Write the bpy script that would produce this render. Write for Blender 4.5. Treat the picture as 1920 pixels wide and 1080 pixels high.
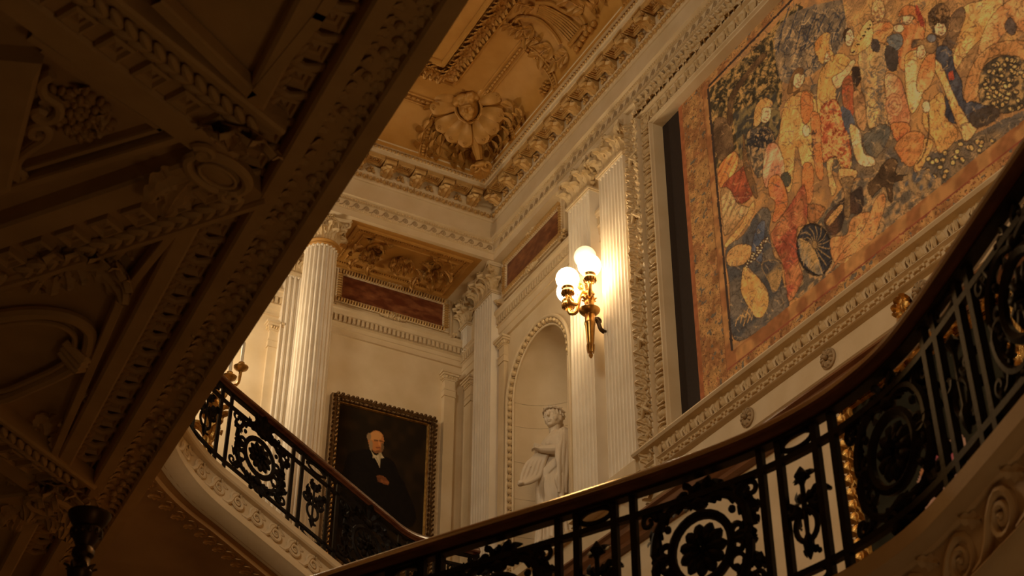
import bpy, math, random
import numpy as np
from mathutils import Matrix, Vector

for o in list(bpy.data.objects):
    bpy.data.objects.remove(o, do_unlink=True)
SC = bpy.context.scene
COL = SC.collection
random.seed(7)
RNG = np.random.default_rng(7)
PI = math.pi

# ------------------------------------------------------------------ camera
# x: from the tapestry wall into the room, y: along the tapestry wall towards the viewer, z: up
FPX = 2778.64
CX = np.array([-0.88156552, -0.26790328, -0.38867734])
CY = np.array([0.47203864, -0.49214295, -0.73141974])
CZ = np.array([0.00466494, -0.82826515, 0.56031695])
CM = np.stack([CX, CY, CZ])
CAM = np.array([6.242, 12.263, 1.5])
cd = bpy.data.cameras.new('camera'); cam = bpy.data.objects.new('camera', cd); COL.objects.link(cam)
rt, dn, fw = CM[:, 0], CM[:, 1], CM[:, 2]
mw = Matrix.Identity(4)
for i in range(3):
    mw[i][0] = rt[i]; mw[i][1] = -dn[i]; mw[i][2] = -fw[i]; mw[i][3] = CAM[i]
cam.matrix_world = mw
cd.sensor_width = 36; cd.lens = FPX / 1920 * 36; cd.clip_start = .1; cd.clip_end = 100
cd.dof.use_dof = True; cd.dof.focus_distance = 14.5; cd.dof.aperture_fstop = 5.0
SC.camera = cam

# ------------------------------------------------------------------ world, lights, exposure
W = bpy.data.worlds.new('world'); SC.world = W; W.use_nodes = True
W.node_tree.nodes['Background'].inputs[0].default_value = (1.0, .62, .28, 1)
W.node_tree.nodes['Background'].inputs[1].default_value = .012

def area(name, loc, target, sx, sy, power, color):
    l = bpy.data.lights.new(name, 'AREA'); l.shape = 'RECTANGLE'; l.size = sx; l.size_y = sy
    l.energy = power; l.color = color
    o = bpy.data.objects.new(name, l); COL.objects.link(o); o.location = loc
    d = Vector(target) - Vector(loc); o.rotation_euler = d.to_track_quat('-Z', 'Y').to_euler()
    return o

def point(name, loc, power, color, r=.12):
    l = bpy.data.lights.new(name, 'POINT'); l.energy = power; l.color = color; l.shadow_soft_size = r
    o = bpy.data.objects.new(name, l); COL.objects.link(o); o.location = loc
    return o

area('assumed_daylight_fill', (9.3, 9.6, 10.7), (0.0, 3.8, 8.4), 2.6, 1.8, 255, (1.0, .86, .62))  # assumed daylight, added out of view to light the walls; no window modelled
point('assumed_gallery_lamp', (3.35, -.35, 9.7), 78, (1.0, .80, .53), .15)  # assumed lamp behind the beam, brightening column and gallery wall; no fitting modelled
point('added_ceiling_fill', (.30, 9.6, 9.6), 40, (1.0, .60, .24), .12)  # added fill out of view to brighten the cove; no fitting modelled
point('added_underside_fill', (3.1, 6.2, 6.0), 46, (1.0, .52, .17), .18)  # added unseen fill that warms cornice undersides and ceiling from below
point('added_low_fill', (4.1, 10.5, 1.7), 19, (1.0, .62, .30), .4)  # added low fill to lift the landing edge and gallery ceiling
SC.view_settings.view_transform = 'Standard'; SC.view_settings.look = 'None'
SC.view_settings.exposure = 0.0; SC.view_settings.gamma = 1.0
SC.view_settings.use_curve_mapping = False

# ------------------------------------------------------------------ picture point -> point of a plane
def ray(px, py):
    return CM @ np.array([(px - 960) / FPX, (py - 540) / FPX, 1.0])
def at(px, py, ax, val):
    d = ray(px, py); t = (val - CAM[ax]) / d[ax]
    return CAM + t * d

# ------------------------------------------------------------------ materials
def mat(name, col, rough=.6, metal=0., col2=None, scale=6., bump=.0, bscale=40., spec=.5, emit=None, estr=0, detail=6, coat=0, contrast=(.35, .7), mapscale=None):
    m = bpy.data.materials.new(name); m.use_nodes = True
    nt = m.node_tree; N = nt.nodes; L = nt.links; b = N['Principled BSDF']
    b.inputs['Roughness'].default_value = rough; b.inputs['Metallic'].default_value = metal
    b.inputs['Specular IOR Level'].default_value = spec
    b.inputs['Coat Weight'].default_value = coat; b.inputs['Coat Roughness'].default_value = .12
    b.inputs['Base Color'].default_value = (*col, 1)
    tc = N.new('ShaderNodeTexCoord')
    src = tc.outputs['Object']
    if mapscale:
        mp = N.new('ShaderNodeMapping'); mp.inputs['Scale'].default_value = mapscale
        L.new(src, mp.inputs[0]); src = mp.outputs[0]
    if col2:
        n = N.new('ShaderNodeTexNoise'); n.inputs['Scale'].default_value = scale; n.inputs['Detail'].default_value = detail
        r = N.new('ShaderNodeValToRGB'); r.color_ramp.elements[0].position = contrast[0]; r.color_ramp.elements[1].position = contrast[1]
        r.color_ramp.elements[0].color = (*col, 1); r.color_ramp.elements[1].color = (*col2, 1)
        L.new(src, n.inputs['Vector']); L.new(n.outputs['Fac'], r.inputs[0]); L.new(r.outputs[0], b.inputs['Base Color'])
    if bump:
        n2 = N.new('ShaderNodeTexNoise'); n2.inputs['Scale'].default_value = bscale; n2.inputs['Detail'].default_value = 5
        bp = N.new('ShaderNodeBump'); bp.inputs['Strength'].default_value = bump; bp.inputs['Distance'].default_value = .02
        L.new(tc.outputs['Object'], n2.inputs['Vector']); L.new(n2.outputs['Fac'], bp.inputs['Height']); L.new(bp.outputs[0], b.inputs['Normal'])
    if emit:
        b.inputs['Emission Color'].default_value = (*emit, 1); b.inputs['Emission Strength'].default_value = estr
    return m

M = {}
M['stone'] = mat('cream_limestone', (.62, .475, .285), .62, col2=(.70, .56, .37), scale=3.5, bump=.05, bscale=60)
M['fluted'] = mat('pale_fluted_marble', (.78, .68, .53), .5, col2=(.86, .77, .63), scale=4, bump=.03, bscale=50)
M['carved'] = mat('carved_limestone', (.57, .405, .205), .58, col2=(.67, .51, .295), scale=9, bump=.10, bscale=90)
M['ochre'] = mat('ochre_plaster', (.43, .205, .034), .6, col2=(.50, .255, .055), scale=5, bump=.06, bscale=70)
M['relief'] = mat('gilded_plaster_relief', (.45, .225, .045), .5, .3, col2=(.36, .17, .03), scale=14, bump=.08, bscale=80)
M['gold_stone'] = mat('gold_tinted_carving', (.58, .36, .13), .5, .25, col2=(.48, .28, .09), scale=12, bump=.10, bscale=90)
M['line_stone'] = mat('groove_shade_brown_stone', (.34, .235, .125), .7, col2=(.44, .31, .17), scale=10)  # darker colour paints groove shade into the frieze scrolls; also the rosettes' brown
M['ceil'] = mat('gallery_ceiling_plaster', (.50, .315, .12), .6, col2=(.60, .39, .16), scale=4, bump=.08, bscale=50)
M['landing'] = mat('landing_stone', (.56, .40, .22), .6, col2=(.62, .46, .27), scale=5, bump=.06, bscale=50)
M['soffit'] = mat('stair_soffit_plaster', (.52, .30, .11), .7, col2=(.38, .20, .07), scale=1.4, bump=.04, bscale=30)
M['marble'] = mat('red_brown_marble', (.13, .032, .012), .32, col2=(.32, .12, .045), scale=7, detail=12, contrast=(.42, .75), mapscale=(1, 1, 2.2))
M['statue'] = mat('grey_white_marble', (.60, .49, .36), .5, col2=(.68, .57, .43), scale=6, bump=.03)
M['wood'] = mat('mahogany', (.075, .021, .009), .24, col2=(.15, .05, .02), scale=5, mapscale=(1, 1, 6), coat=.5)
M['walnut'] = mat('dado_wood', (.20, .085, .035), .35, col2=(.12, .045, .018), scale=4, mapscale=(4, 1, 8))
M['iron'] = mat('wrought_iron', (.007, .0045, .003), .55, .0, col2=(.016, .010, .0055), scale=14, bump=.08, bscale=60, spec=.14)
M['bronze'] = mat('dark_bronze', (.05, .028, .011), .4, .8, col2=(.09, .05, .02), scale=10)
M['brass'] = mat('gilt_brass', (.55, .30, .08), .28, .9, col2=(.35, .17, .04), scale=12)
M['gilt'] = mat('gilded_wood', (.62, .36, .10), .35, .85, col2=(.30, .14, .03), scale=25, bump=.15, bscale=120)
M['oldgilt'] = mat('dark_gilt', (.16, .085, .026), .4, .7, col2=(.05, .024, .007), scale=45, bump=.3, bscale=140)
M['globe'] = mat('frosted_glass_globe', (.9, .85, .75), .3, emit=(1.0, .76, .44), estr=27)
M['globe_dim'] = mat('frosted_glass_globe_dim', (.8, .7, .55), .3, emit=(1.0, .70, .38), estr=1.2)
M['candle'] = mat('candle_wax', (.85, .78, .62), .5)
M['backing'] = mat('dark_backing_cloth', (.028, .015, .009), .85, col2=(.02, .011, .007), scale=30)
M['floor'] = mat('landing_marble', (.45, .36, .25), .35, col2=(.55, .46, .33), scale=3)

def vcol_mat(name, rough=.8, bump=0., coat=0.):
    m = bpy.data.materials.new(name); m.use_nodes = True
    nt = m.node_tree; b = nt.nodes['Principled BSDF']; b.inputs['Roughness'].default_value = rough
    b.inputs['Coat Weight'].default_value = coat; b.inputs['Specular IOR Level'].default_value = .12
    a = nt.nodes.new('ShaderNodeVertexColor'); a.layer_name = 'paint'
    nt.links.new(a.outputs[0], b.inputs['Base Color'])
    if bump:
        tc = nt.nodes.new('ShaderNodeTexCoord'); n = nt.nodes.new('ShaderNodeTexNoise'); n.inputs['Scale'].default_value = 90
        bp = nt.nodes.new('ShaderNodeBump'); bp.inputs['Strength'].default_value = bump; bp.inputs['Distance'].default_value = .01
        nt.links.new(tc.outputs['Object'], n.inputs['Vector']); nt.links.new(n.outputs['Fac'], bp.inputs['Height']); nt.links.new(bp.outputs[0], b.inputs['Normal'])
    return m

# ------------------------------------------------------------------ mesh helpers
class MB:
    def __init__(s): s.v = []; s.f = []; s.n = 0
    def add(s, vf, T=None):
        V, F = vf; V = np.asarray(V, float)
        if T is not None: V = T(V) if callable(T) else V @ T[:3, :3].T + T[:3, 3]
        s.v.append(V); n = s.n
        s.f.extend([tuple(i + n for i in f) for f in F]); s.n += len(V)
        return s
    def mesh(s, name, m, smooth=True):
        me = bpy.data.meshes.new(name)
        V = np.concatenate(s.v) if s.v else np.zeros((0, 3))
        me.from_pydata(V.tolist(), [], s.f); me.update()
        if smooth: me.polygons.foreach_set('use_smooth', [True] * len(me.polygons))
        me.materials.append(M[m] if isinstance(m, str) else m)
        if smooth:
            try: me.set_sharp_from_angle(angle=math.radians(38))
            except Exception: pass
        return me
    def build(s, name, m, parent=None, smooth=True):
        return link(name, s.mesh(name, m, smooth), parent)

def link(name, data, parent=None, mw=None):
    o = bpy.data.objects.new(name, data); COL.objects.link(o)
    if parent is not None: o.parent = parent
    if mw is not None: o.matrix_local = mw
    return o

def tag(o, label=None, cat=None, group=None, kind=None):
    if label: o['label'] = label
    if cat: o['category'] = cat
    if group: o['group'] = group
    if kind: o['kind'] = kind
    return o

def empty(name, loc=(0, 0, 0), **k):
    o = bpy.data.objects.new(name, None); COL.objects.link(o); o.location = loc; o.empty_display_size = .1
    if k: tag(o, **k)
    return o

def fr(o, ex, ey, ez):
    T = np.eye(4); T[:3, 0] = ex; T[:3, 1] = ey; T[:3, 2] = ez; T[:3, 3] = o
    return T
def bm4(T):
    return Matrix([list(map(float, r)) for r in T])
def un(v):
    v = np.asarray(v, float); return v / (np.linalg.norm(v) + 1e-12)

def box(c, s):
    c = np.array(c, float); h = np.array(s, float) / 2
    V = [c + h * np.array(k) for k in [(-1,-1,-1),(1,-1,-1),(1,1,-1),(-1,1,-1),(-1,-1,1),(1,-1,1),(1,1,1),(-1,1,1)]]
    return np.array(V), [(0,3,2,1),(4,5,6,7),(0,1,5,4),(1,2,6,5),(2,3,7,6),(3,0,4,7)]
def bx(x0, x1, y0, y1, z0, z1):
    return box(((x0+x1)/2, (y0+y1)/2, (z0+z1)/2), (x1-x0, y1-y0, z1-z0))

def grid(P, closed_u=False, closed_v=False):
    """P: nu x nv x 3"""
    nu, nv = P.shape[:2]; F = []
    for i in range(nu if closed_u else nu - 1):
        for j in range(nv if closed_v else nv - 1):
            F.append((i*nv+j, ((i+1) % nu)*nv+j, ((i+1) % nu)*nv+(j+1) % nv, i*nv+(j+1) % nv))
    return P.reshape(-1, 3), F

def ell(c, r, nu=10, nv=7, half=False):
    c = np.array(c, float); r = np.array(r if np.ndim(r) else (r, r, r), float)
    V = []; F = []
    v1 = PI/2 if half else PI
    for i in range(nv + 1):
        a = v1 * i / nv
        for j in range(nu):
            b = 2*PI*j/nu
            V.append(c + r * np.array([math.sin(a)*math.cos(b), math.sin(a)*math.sin(b), math.cos(a)]))
    for i in range(nv):
        for j in range(nu):
            F.append((i*nu+j, (i+1)*nu+j, (i+1)*nu+(j+1) % nu, i*nu+(j+1) % nu))
    return np.array(V), F

def lathe(prof, n=24, a0=0, a1=2*PI):
    full = abs(a1 - a0 - 2*PI) < 1e-6
    m = n if full else n + 1
    P = np.zeros((len(prof), m, 3))
    for i, (r, z) in enumerate(prof):
        for j in range(m):
            a = a0 + (a1 - a0) * j / n
            P[i, j] = (r*math.cos(a), r*math.sin(a), z)
    V, F = grid(P, closed_v=full)
    return V, [f[::-1] for f in F]

def frames(path, up=(0, 0, 1), closed=False):
    path = np.asarray(path, float); n = len(path)
    t = np.zeros_like(path)
    for i in range(n):
        a = path[(i-1) % n] if (closed or i > 0) else path[0]
        b = path[(i+1) % n] if (closed or i < n-1) else path[-1]
        t[i] = un(b - a)
    side = np.array([un(np.cross(up, q)) if np.linalg.norm(np.cross(up, q)) > 1e-6 else np.array([1., 0, 0]) for q in t])
    upv = np.array([np.cross(t[i], side[i]) for i in range(n)])
    return t, side, upv

def tube(path, rad, k=6, flat=1.0, cap=True, closed=False):
    """round tube with minimal-twist frames; flat squashes it along the frame normal"""
    path = np.asarray(path, float); n = len(path)
    rad = np.full(n, rad, float) if np.ndim(rad) == 0 else np.asarray(rad, float)
    t, _, _ = frames(path, closed=closed)
    u = un(np.cross(t[0], (0.3, .9, .2))); P = np.zeros((n, k, 3))
    for i in range(n):
        u = un(u - t[i] * np.dot(u, t[i])); w = np.cross(t[i], u)
        for j in range(k):
            a = 2*PI*j/k
            P[i, j] = path[i] + rad[i]*(math.cos(a)*u + math.sin(a)*w)
    V, F = grid(P, closed_u=closed, closed_v=True)
    if cap and not closed:
        F = list(F); F.append(tuple(range(k))[::-1]); F.append(tuple((n-1)*k + j for j in range(k)))
    return V, F

def sweep(path, prof, up=(0, 0, 1), closed_prof=True, T=None, cap=True):
    """prof: (side, up) pairs in the frame of the path"""
    path = np.asarray(path, float); t, sd, uv = frames(path, up)
    P = np.zeros((len(path), len(prof), 3))
    for i in range(len(path)):
        for j, (a, b) in enumerate(prof):
            P[i, j] = path[i] + sd[i]*a + np.array(up)*b
    V, F = grid(P, closed_v=closed_prof)
    if cap and closed_prof:
        k = len(prof); F = list(F); F.append(tuple(range(k))[::-1]); F.append(tuple((len(path)-1)*k + j for j in range(k)))
    return V, F

def ext(poly, a, b, axis):
    """extrude a closed polygon of 2-d points along an axis; poly coordinates fill the other two axes in order"""
    n = len(poly); V = []
    oth = [i for i in range(3) if i != axis]
    for w in (a, b):
        for p in poly:
            q = [0, 0, 0]; q[axis] = w; q[oth[0]] = p[0]; q[oth[1]] = p[1]; V.append(q)
    F = [(i, (i+1) % n, n+(i+1) % n, n+i) for i in range(n)]
    F += [tuple(range(n))[::-1], tuple(range(n, 2*n))]
    return np.array(V, float), F

def nested(rect, prof, wall, sides=(0, 1, 2, 3)):
    """mitred frame. rect=(s0,s1,z0,z1); prof=[(inset,out)]; wall(s,z,out)->xyz"""
    s0, s1, z0, z1 = rect; V = []; F = []
    for ins, d in prof:
        for s, z in ((s0+ins, z0+ins), (s1-ins, z0+ins), (s1-ins, z1-ins), (s0+ins, z1-ins)): V.append(wall(s, z, d))
    for i in range(len(prof)-1):
        for j in sides: F.append((i*4+j, i*4+(j+1) % 4, (i+1)*4+(j+1) % 4, (i+1)*4+j))
    return np.array(V, float), F

def spiral(r0, r1, turns, n=26, a0=0, sgn=1):
    """flat spiral in x,z from radius r0 at angle a0 inward to r1"""
    P = []
    for i in range(n + 1):
        t = i / n; r = r0 * (1 - t) ** 1.1 + r1 * t; a = a0 + sgn * 2*PI*turns*t
        P.append((r*math.cos(a), 0, r*math.sin(a)))
    return np.array(P)

def leaf(L=1., Wd=.6, curl=1.6, lobes=4, nu=None, nv=7, cup=.18, start=.0):
    """acanthus leaf with notched lobes and a ribbed blade: x across, y outward, z along; base at the origin"""
    nu = lobes*4 + 2
    P = np.zeros((nu, nv, 3)); y = 0; z = 0
    for i in range(nu):
        t = i/(nu-1)
        ang = start + curl * t**2.2
        if i: y += math.sin(ang)*L/(nu-1); z += math.cos(ang)*L/(nu-1)
        lob = abs(math.sin(lobes*PI*(t*.98 + .01)))**.7
        w = Wd/2 * (math.sin(PI*(.16 + .80*t))**.7) * (.52 + .60*lob)
        if i == nu-1: w *= .3
        for j in range(nv):
            s = -1 + 2*j/(nv-1)
            off = -cup*Wd*abs(s)**1.6 + .085*Wd*(1 if j % 2 == nv//2 % 2 else -.7)*(1 - .4*t) + .05*Wd*lob*abs(s)
            P[i, j] = (w*s, y + off*math.cos(ang), z - off*math.sin(ang) + abs(s)*.10*L*lob*(1-t))
    return grid(P)

def rosette(R=.06, n=8, d=.03):
    """flower facing +y in the x,z plane"""
    b = MB()
    b.add(ell((0, d*.7, 0), (R*.26, d*.6, R*.26), 8, 5))
    for k in range(n):
        a = 2*PI*k/n
        T = fr((math.cos(a)*R*.62, 0, math.sin(a)*R*.62), (math.cos(a), 0, math.sin(a)), (0, 1, 0), (-math.sin(a), 0, math.cos(a)))
        b.add(ell((0, d*.25, 0), (R*.40, d*.55, R*.24), 7, 5), T)
    return np.concatenate(b.v), b.f

def egg_unit(w, h, d):
    """egg with its shell rim; x across, y out, z up"""
    b = MB()
    b.add(ell((0, 0, -.04*h), (w*.30, d, h*.42), 10, 7))
    P = [(-w*.42, d*.25, h*.48), (-w*.45, d*.4, 0), (-w*.34, d*.4, -h*.32), (0, d*.4, -h*.52), (w*.34, d*.4, -h*.32), (w*.45, d*.4, 0), (w*.42, d*.25, h*.48)]
    b.add(tube(P, w*.07, 5))
    b.add(ell((w*.5, d*.2, -h*.1), (w*.05, d*.45, h*.4), 5, 4))
    return np.concatenate(b.v), b.f

def scroll_unit(p, h, r=.012, k=5):
    """one period of a running-dog wave; x along, y out, z up"""
    b = MB()
    sp = spiral(h*.40, h*.05, 1.9, 26, PI*.5, 1)
    sp[:, 0] += p*.62; sp[:, 2] += 0
    lead = [(-p*.12, 0, -h*.44), (p*.12, 0, -h*.40), (p*.28, 0, -h*.2), (p*.40, 0, h*.14), (p*.52, 0, h*.33)]
    path = np.concatenate([np.array(lead), sp])
    rad = np.concatenate([[r*.5, r*.9, r*1.1, r*1.1, r], np.linspace(r, r*.55, len(sp))])
    b.add(tube(path, rad, k))
    b.add(ell((p*.62, 0, 0), (h*.07, r*1.2, h*.07), 6, 4))
    return np.concatenate(b.v), b.f

def mesh_of(vf, name, m, smooth=True):
    return MB().add(vf).mesh(name, m, smooth)

# wall frames: s along the wall (to the right as you face it), out = away from the wall
XA = -.22; YB = -1.1
def wA(s, z, d): return (XA + d, s, z)
def wB(s, z, d): return (-s, YB + d, z)          # s = -x so that s grows to the right
EXA, EYA = np.array([0., -1, 0]), np.array([1., 0, 0])
EXB, EYB = np.array([1., 0, 0]), np.array([0., 1, 0])
UP = np.array([0., 0, 1])
def TA(y, z, x): return fr((x, y, z), EXA, EYA, UP)     # ornament frame on the tapestry wall
def TB(x, z, y): return fr((x, y, z), EXB, EYB, UP)     # ornament frame on the back wall
# ================================================================== THE SHELL
# ---- tapestry wall with the niche cut in
NY, NZ, NR, NB = .73, 9.32, .58, 7.35          # niche centre, spring line, radius, sill
b = MB()
def quad(*p): return np.array(p, float), [tuple(range(len(p)))]
b.add(quad((XA, -1.3, 2), (XA, NY-NR, 2), (XA, NY-NR, 12.3), (XA, -1.3, 12.3)))
b.add(quad((XA, NY+NR, 2), (XA, 13.5, 2), (XA, 13.5, 12.3), (XA, NY+NR, 12.3)))
b.add(quad((XA, NY-NR, 2), (XA, NY+NR, 2), (XA, NY+NR, NB), (XA, NY-NR, NB)))
n = 24
for i in range(n):
    a0, a1 = PI - PI*i/n, PI - PI*(i+1)/n
    y0, y1 = NY + NR*math.cos(a0), NY + NR*math.cos(a1)
    b.add(quad((XA, y0, NZ + NR*math.sin(a0)), (XA, y1, NZ + NR*math.sin(a1)), (XA, y1, 12.3), (XA, y0, 12.3)))
b.add(bx(XA-.9, XA-.8, -1.3, 13.5, 2, 12.3))
wall_right = tag(b.build('wall_right', 'stone', smooth=False), 'cream limestone wall carrying the tapestry and the niche', kind='structure')
# niche lining in stone courses
zs = [NB, 7.78, 8.20, 8.62, 9.04, NZ]
for i in range(len(zs)-1):
    z0, z1 = zs[i], zs[i+1] - .003
    P = np.zeros((2, 19, 3)); Q = []
    ring = [(XA - NR*math.sin(PI*j/18), NY - NR*math.cos(PI*j/18)) for j in range(19)]
    for k, z in enumerate((z0, z1)):
        for j, (x, y) in enumerate(ring): P[k, j] = (x, y, z)
    c = MB().add(grid(P))
    P2 = np.zeros((2, 19, 3))
    for j, (x, y) in enumerate(ring): P2[0, j] = (x, y, z1); P2[1, j] = (x - .02*math.sin(PI*j/18), y - .02*math.cos(PI*j/18), z1)
    c.add(grid(P2)); P3 = P2.copy(); P3[:, :, 2] = z0; c.add(grid(P3))
    c.build('stone_course', 'stone', wall_right)
P = np.zeros((10, 19, 3))
for i in range(10):
    e = PI/2*i/9
    for j in range(19):
        a = PI*j/18
        # half dome: horizontal rings shrinking upwards
        P[i, j] = (XA - NR*math.sin(a)*math.cos(e), NY - NR*math.cos(a)*math.cos(e), NZ + NR*math.sin(e))
MB().add(grid(P)).build('niche_dome', 'stone', wall_right)
P = np.zeros((2, 20, 3))
for k, rr in enumerate((NR, NR + .03)):
    for j in range(20):
        a = PI*j/19; P[k, j] = (XA - rr*math.sin(a), NY - rr*math.cos(a), NZ - .0025)
MB().add(grid(P)).build('stone_joint', 'backing', wall_right)
MB().add(bx(XA-.62, XA+.06, NY-.62, NY+.62, NB-.08, NB)).build('niche_sill', 'stone', wall_right)
# arch moulding: rounded rib + eggs
arc = [(XA+.03, NY - (NR+.085)*math.cos(a), NZ + (NR+.085)*math.sin(a)) for a in np.linspace(0, PI, 40)]
arc = [(XA+.03, NY-(NR+.085), NB)] + arc + [(XA+.03, NY+(NR+.085), NB)]
MB().add(tube(arc, .022, 8)).build('arch_rib', 'stone', wall_right)
arc2 = [(XA+.0, NY - (NR+.0)*math.cos(a), NZ + (NR+.0)*math.sin(a)) for a in np.linspace(0, PI, 40)]
arc2 = [(XA+.0, NY-(NR+.0), NB)] + arc2 + [(XA+.0, NY+(NR+.0), NB)]
MB().add(tube(arc2, .014, 8)).build('arch_rib', 'stone', wall_right)
em = mesh_of(ell((0, 0, 0), (.030, .038, .033), 9, 6), 'arch_egg', 'carved')
clp = mesh_of(ell((0, 0, 0), (.04, .012, .008), 7, 5), 'arch_clasp', 'carved')
rr = NR + .042
arcpos = []
z = NB + .03
while z < NZ: arcpos.append((NY - rr, z, 0)); z += .082
k = int(PI*rr/.082)
for i in range(k + 1):
    a = PI*i/k; arcpos.append((NY - rr*math.cos(a), NZ + rr*math.sin(a), a))
for (y, z, a) in arcpos:
    T = fr((XA+.012, y, z), (0, -math.cos(a), math.sin(a)), (1, 0, 0), (0, math.sin(a), math.cos(a)))
    link('egg', em, wall_right, bm4(T))
    T2 = fr((XA+.012, y + .041*math.sin(a), z + .041*math.cos(a)), (0, -math.cos(a), math.sin(a)), (1, 0, 0), (0, math.sin(a), math.cos(a)))
    link('clasp', clp, wall_right, bm4(T2))

# ---- back wall of the colonnade
b = MB(); b.add(bx(-.9, 5.5, YB-.3, YB, 2, 12.3))
wall_back = tag(b.build('wall_back', 'stone', smooth=False), 'cream limestone back wall behind the column and portrait', kind='structure')

# ---- entablature: same profile over both walls
ENT = [(-.22,11.25),(-.07,11.25),(-.07,11.33),(-.055,11.335),(-.055,11.36),(-.066,11.365),(-.066,11.45),(-.042,11.455),(-.034,11.472),(0,11.484),(0,11.505),(-.05,11.51),(-.05,11.752),(-.036,11.757),(-.03,11.778),(-.016,11.782),(-.012,11.80),(-.016,11.842),(0,11.85),(0,11.862),(-.012,11.864),(-.012,12.03),(.185,12.03),(.185,12.068),(.196,12.072),(.2,12.075),(.205,12.115),(.222,12.12),(.25,12.128),(.268,12.136),(.268,12.152),(-.22,12.152)]
ta = tag(MB().add(ext([(d, z) for d, z in ENT], -1.1, 13.4, 1)).build('trim_1', 'stone', smooth=False), 'carved cornice and frieze along the tapestry wall', kind='structure')
ENTB = [(d, z + .0006) for d, z in ENT[1:-1]] + [(-1.12, 12.152), (-1.12, 11.25)]
tb = tag(MB().add(ext([(d, z) for d, z in ENTB], -.3, 5.5, 0)).build('trim_2', 'stone', smooth=False), 'carved beam and cornice over the column', kind='structure')

# ornaments of the entablature, repeated on both runs
MO = MB()                                         # modillion bracket: x across, y out, z up; top at z=0
prof = [(0, 0), (.185, 0), (.185, -.012)]
for a in np.linspace(80, -150, 10): prof.append((.150 + .034*math.cos(math.radians(a)), -.046 + .034*math.sin(math.radians(a))))
prof += [(.095, -.085), (.06, -.12), (.035, -.148), (0, -.155)]
MO.add(ext([(p[0], p[1]) for p in prof], -.062, .062, 0))
for s in (-1, 1):
    MO.add(tube(np.array([(s*.064, .150 + .026*math.cos(a)*(1-i/26), -.046 + .026*math.sin(a)*(1-i/26)) for i, a in enumerate(np.linspace(0, 4*PI, 22))]), .006, 5))
    MO.add(tube([(s*.064, .12, -.058), (s*.064, .085, -.082), (s*.064, .05, -.118), (s*.064, .02, -.140)], .008, 5))
MO.add(bx(-.074, .074, 0, .19, -.014, .006))
mod_me = MO.mesh('modillion', 'gold_stone')
lf = leaf(.21, .165, 1.3, 3, 10, 7, .16)
T = fr((0, -.004, -.180), (1, 0, 0), un((0, .54, -.84)), un((0, .84, .54)))
modleaf_me = MB().add(lf, T).mesh('modillion_leaf', 'gold_stone')
ros_me = mesh_of(rosette(.055, 7, .035), 'soffit_flower', 'gold_stone')
flo_me = MB().add(rosette(.042, 5, .04)).add(ell((.03, .01, -.03), (.02, .02, .02), 6, 4)).add(ell((-.03, .01, -.03), (.02, .02, .02), 6, 4)).mesh('pendant_flower', 'gold_stone')
cof = MB()
for k in range(3):
    w = .098 - k*.022
    cof.add(bx(-w, w, -w*.75, w*.75, -.004 - .010*(3-k) , .0))
# stepped coffer frame hanging from the soffit (x across, y out, z up)
cof = MB().add(nested((-.10, .10, -.075, .075), [(0, 0), (0, .05), (.016, .05), (.016, .036), (.030, .036), (.030, .022), (.044, .022), (.044, .004), (.06, .004)], lambda s, z, d: (s, z, -d)))
cof_me = cof.mesh('coffer_frame', 'gold_stone', False)
egg_me = mesh_of(egg_unit(.078, .066, .030), 'cornice_egg', 'gold_stone')
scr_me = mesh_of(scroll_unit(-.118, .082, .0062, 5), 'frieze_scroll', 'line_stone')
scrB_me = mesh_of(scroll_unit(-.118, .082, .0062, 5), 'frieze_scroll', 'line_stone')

def orn_run(par, T, s0, s1, mod0, pitch, nmod):
    """T(s,z,d) -> frame"""
    for k in range(nmod):
        s = mod0 + pitch*k
        o = link('modillion', mod_me, par, bm4(T(s, 12.03, -.012)))
        link('leaf', modleaf_me, o)
        link('coffer_frame', cof_me, par, bm4(T(s + pitch/2, 12.03, .095)))
        Tq = T(s + pitch/2, 12.022, .095)
        R = np.eye(4); R[:3, :3] = Tq[:3, :3] @ np.array([[1, 0, 0], [0, 0, 1], [0, -1, 0]]).T; R[:3, 3] = Tq[:3, 3]
        link('soffit_flower', ros_me, par, bm4(R))
        link('pendant_flower', flo_me, par, bm4(T(s + pitch/2, 11.925, -.005)))
    n = int((s1 - s0)/.082)
    for k in range(n):
        link('egg', egg_me, par, bm4(T(s0 + .082*(k + .5), 11.812, -.018)))
    n = int((s1 - s0)/.118)
    for k in range(n):
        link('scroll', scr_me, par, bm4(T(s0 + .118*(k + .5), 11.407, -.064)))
    # tiny beads and leaf strips: too fine to pick apart
    q = MB(); n = int((s1 - s0)/.031)
    for k in range(n): q.add(ell((0, 0, 0), (.0125, .013, .012), 6, 4), T(s0 + .031*(k+.5), 11.463, -.036))
    tag(q.build('bead_string', 'carved', par), kind='stuff')
    q = MB(); n = int((s1 - s0)/.026)
    for k in range(n): q.add(ell((0, 0, 0), (.011, .012, .013), 4, 3), T(s0 + .026*(k+.5), 11.347, -.055))
    tag(q.build('leaf_strip', 'carved', par), kind='stuff')
    q = MB(); n = int((s1 - s0)/.047)
    for k in range(n): q.add(ell((0, 0, 0), (.017, .020, .021), 7, 5), T(s0 + .047*(k+.5), 12.097, .203))
    tag(q.build('cornice_bead_string', 'gold_stone', par), kind='stuff')
def tA(s, z, d): return TA(s, z, d)
def tB(s, z, d): return TB(s, z, d)
orn_run(ta, tA, 0, 7.6, .172, .362, 20)
orn_run(tb, tB, 0, 3.1, .262, .362, 8)

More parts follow.
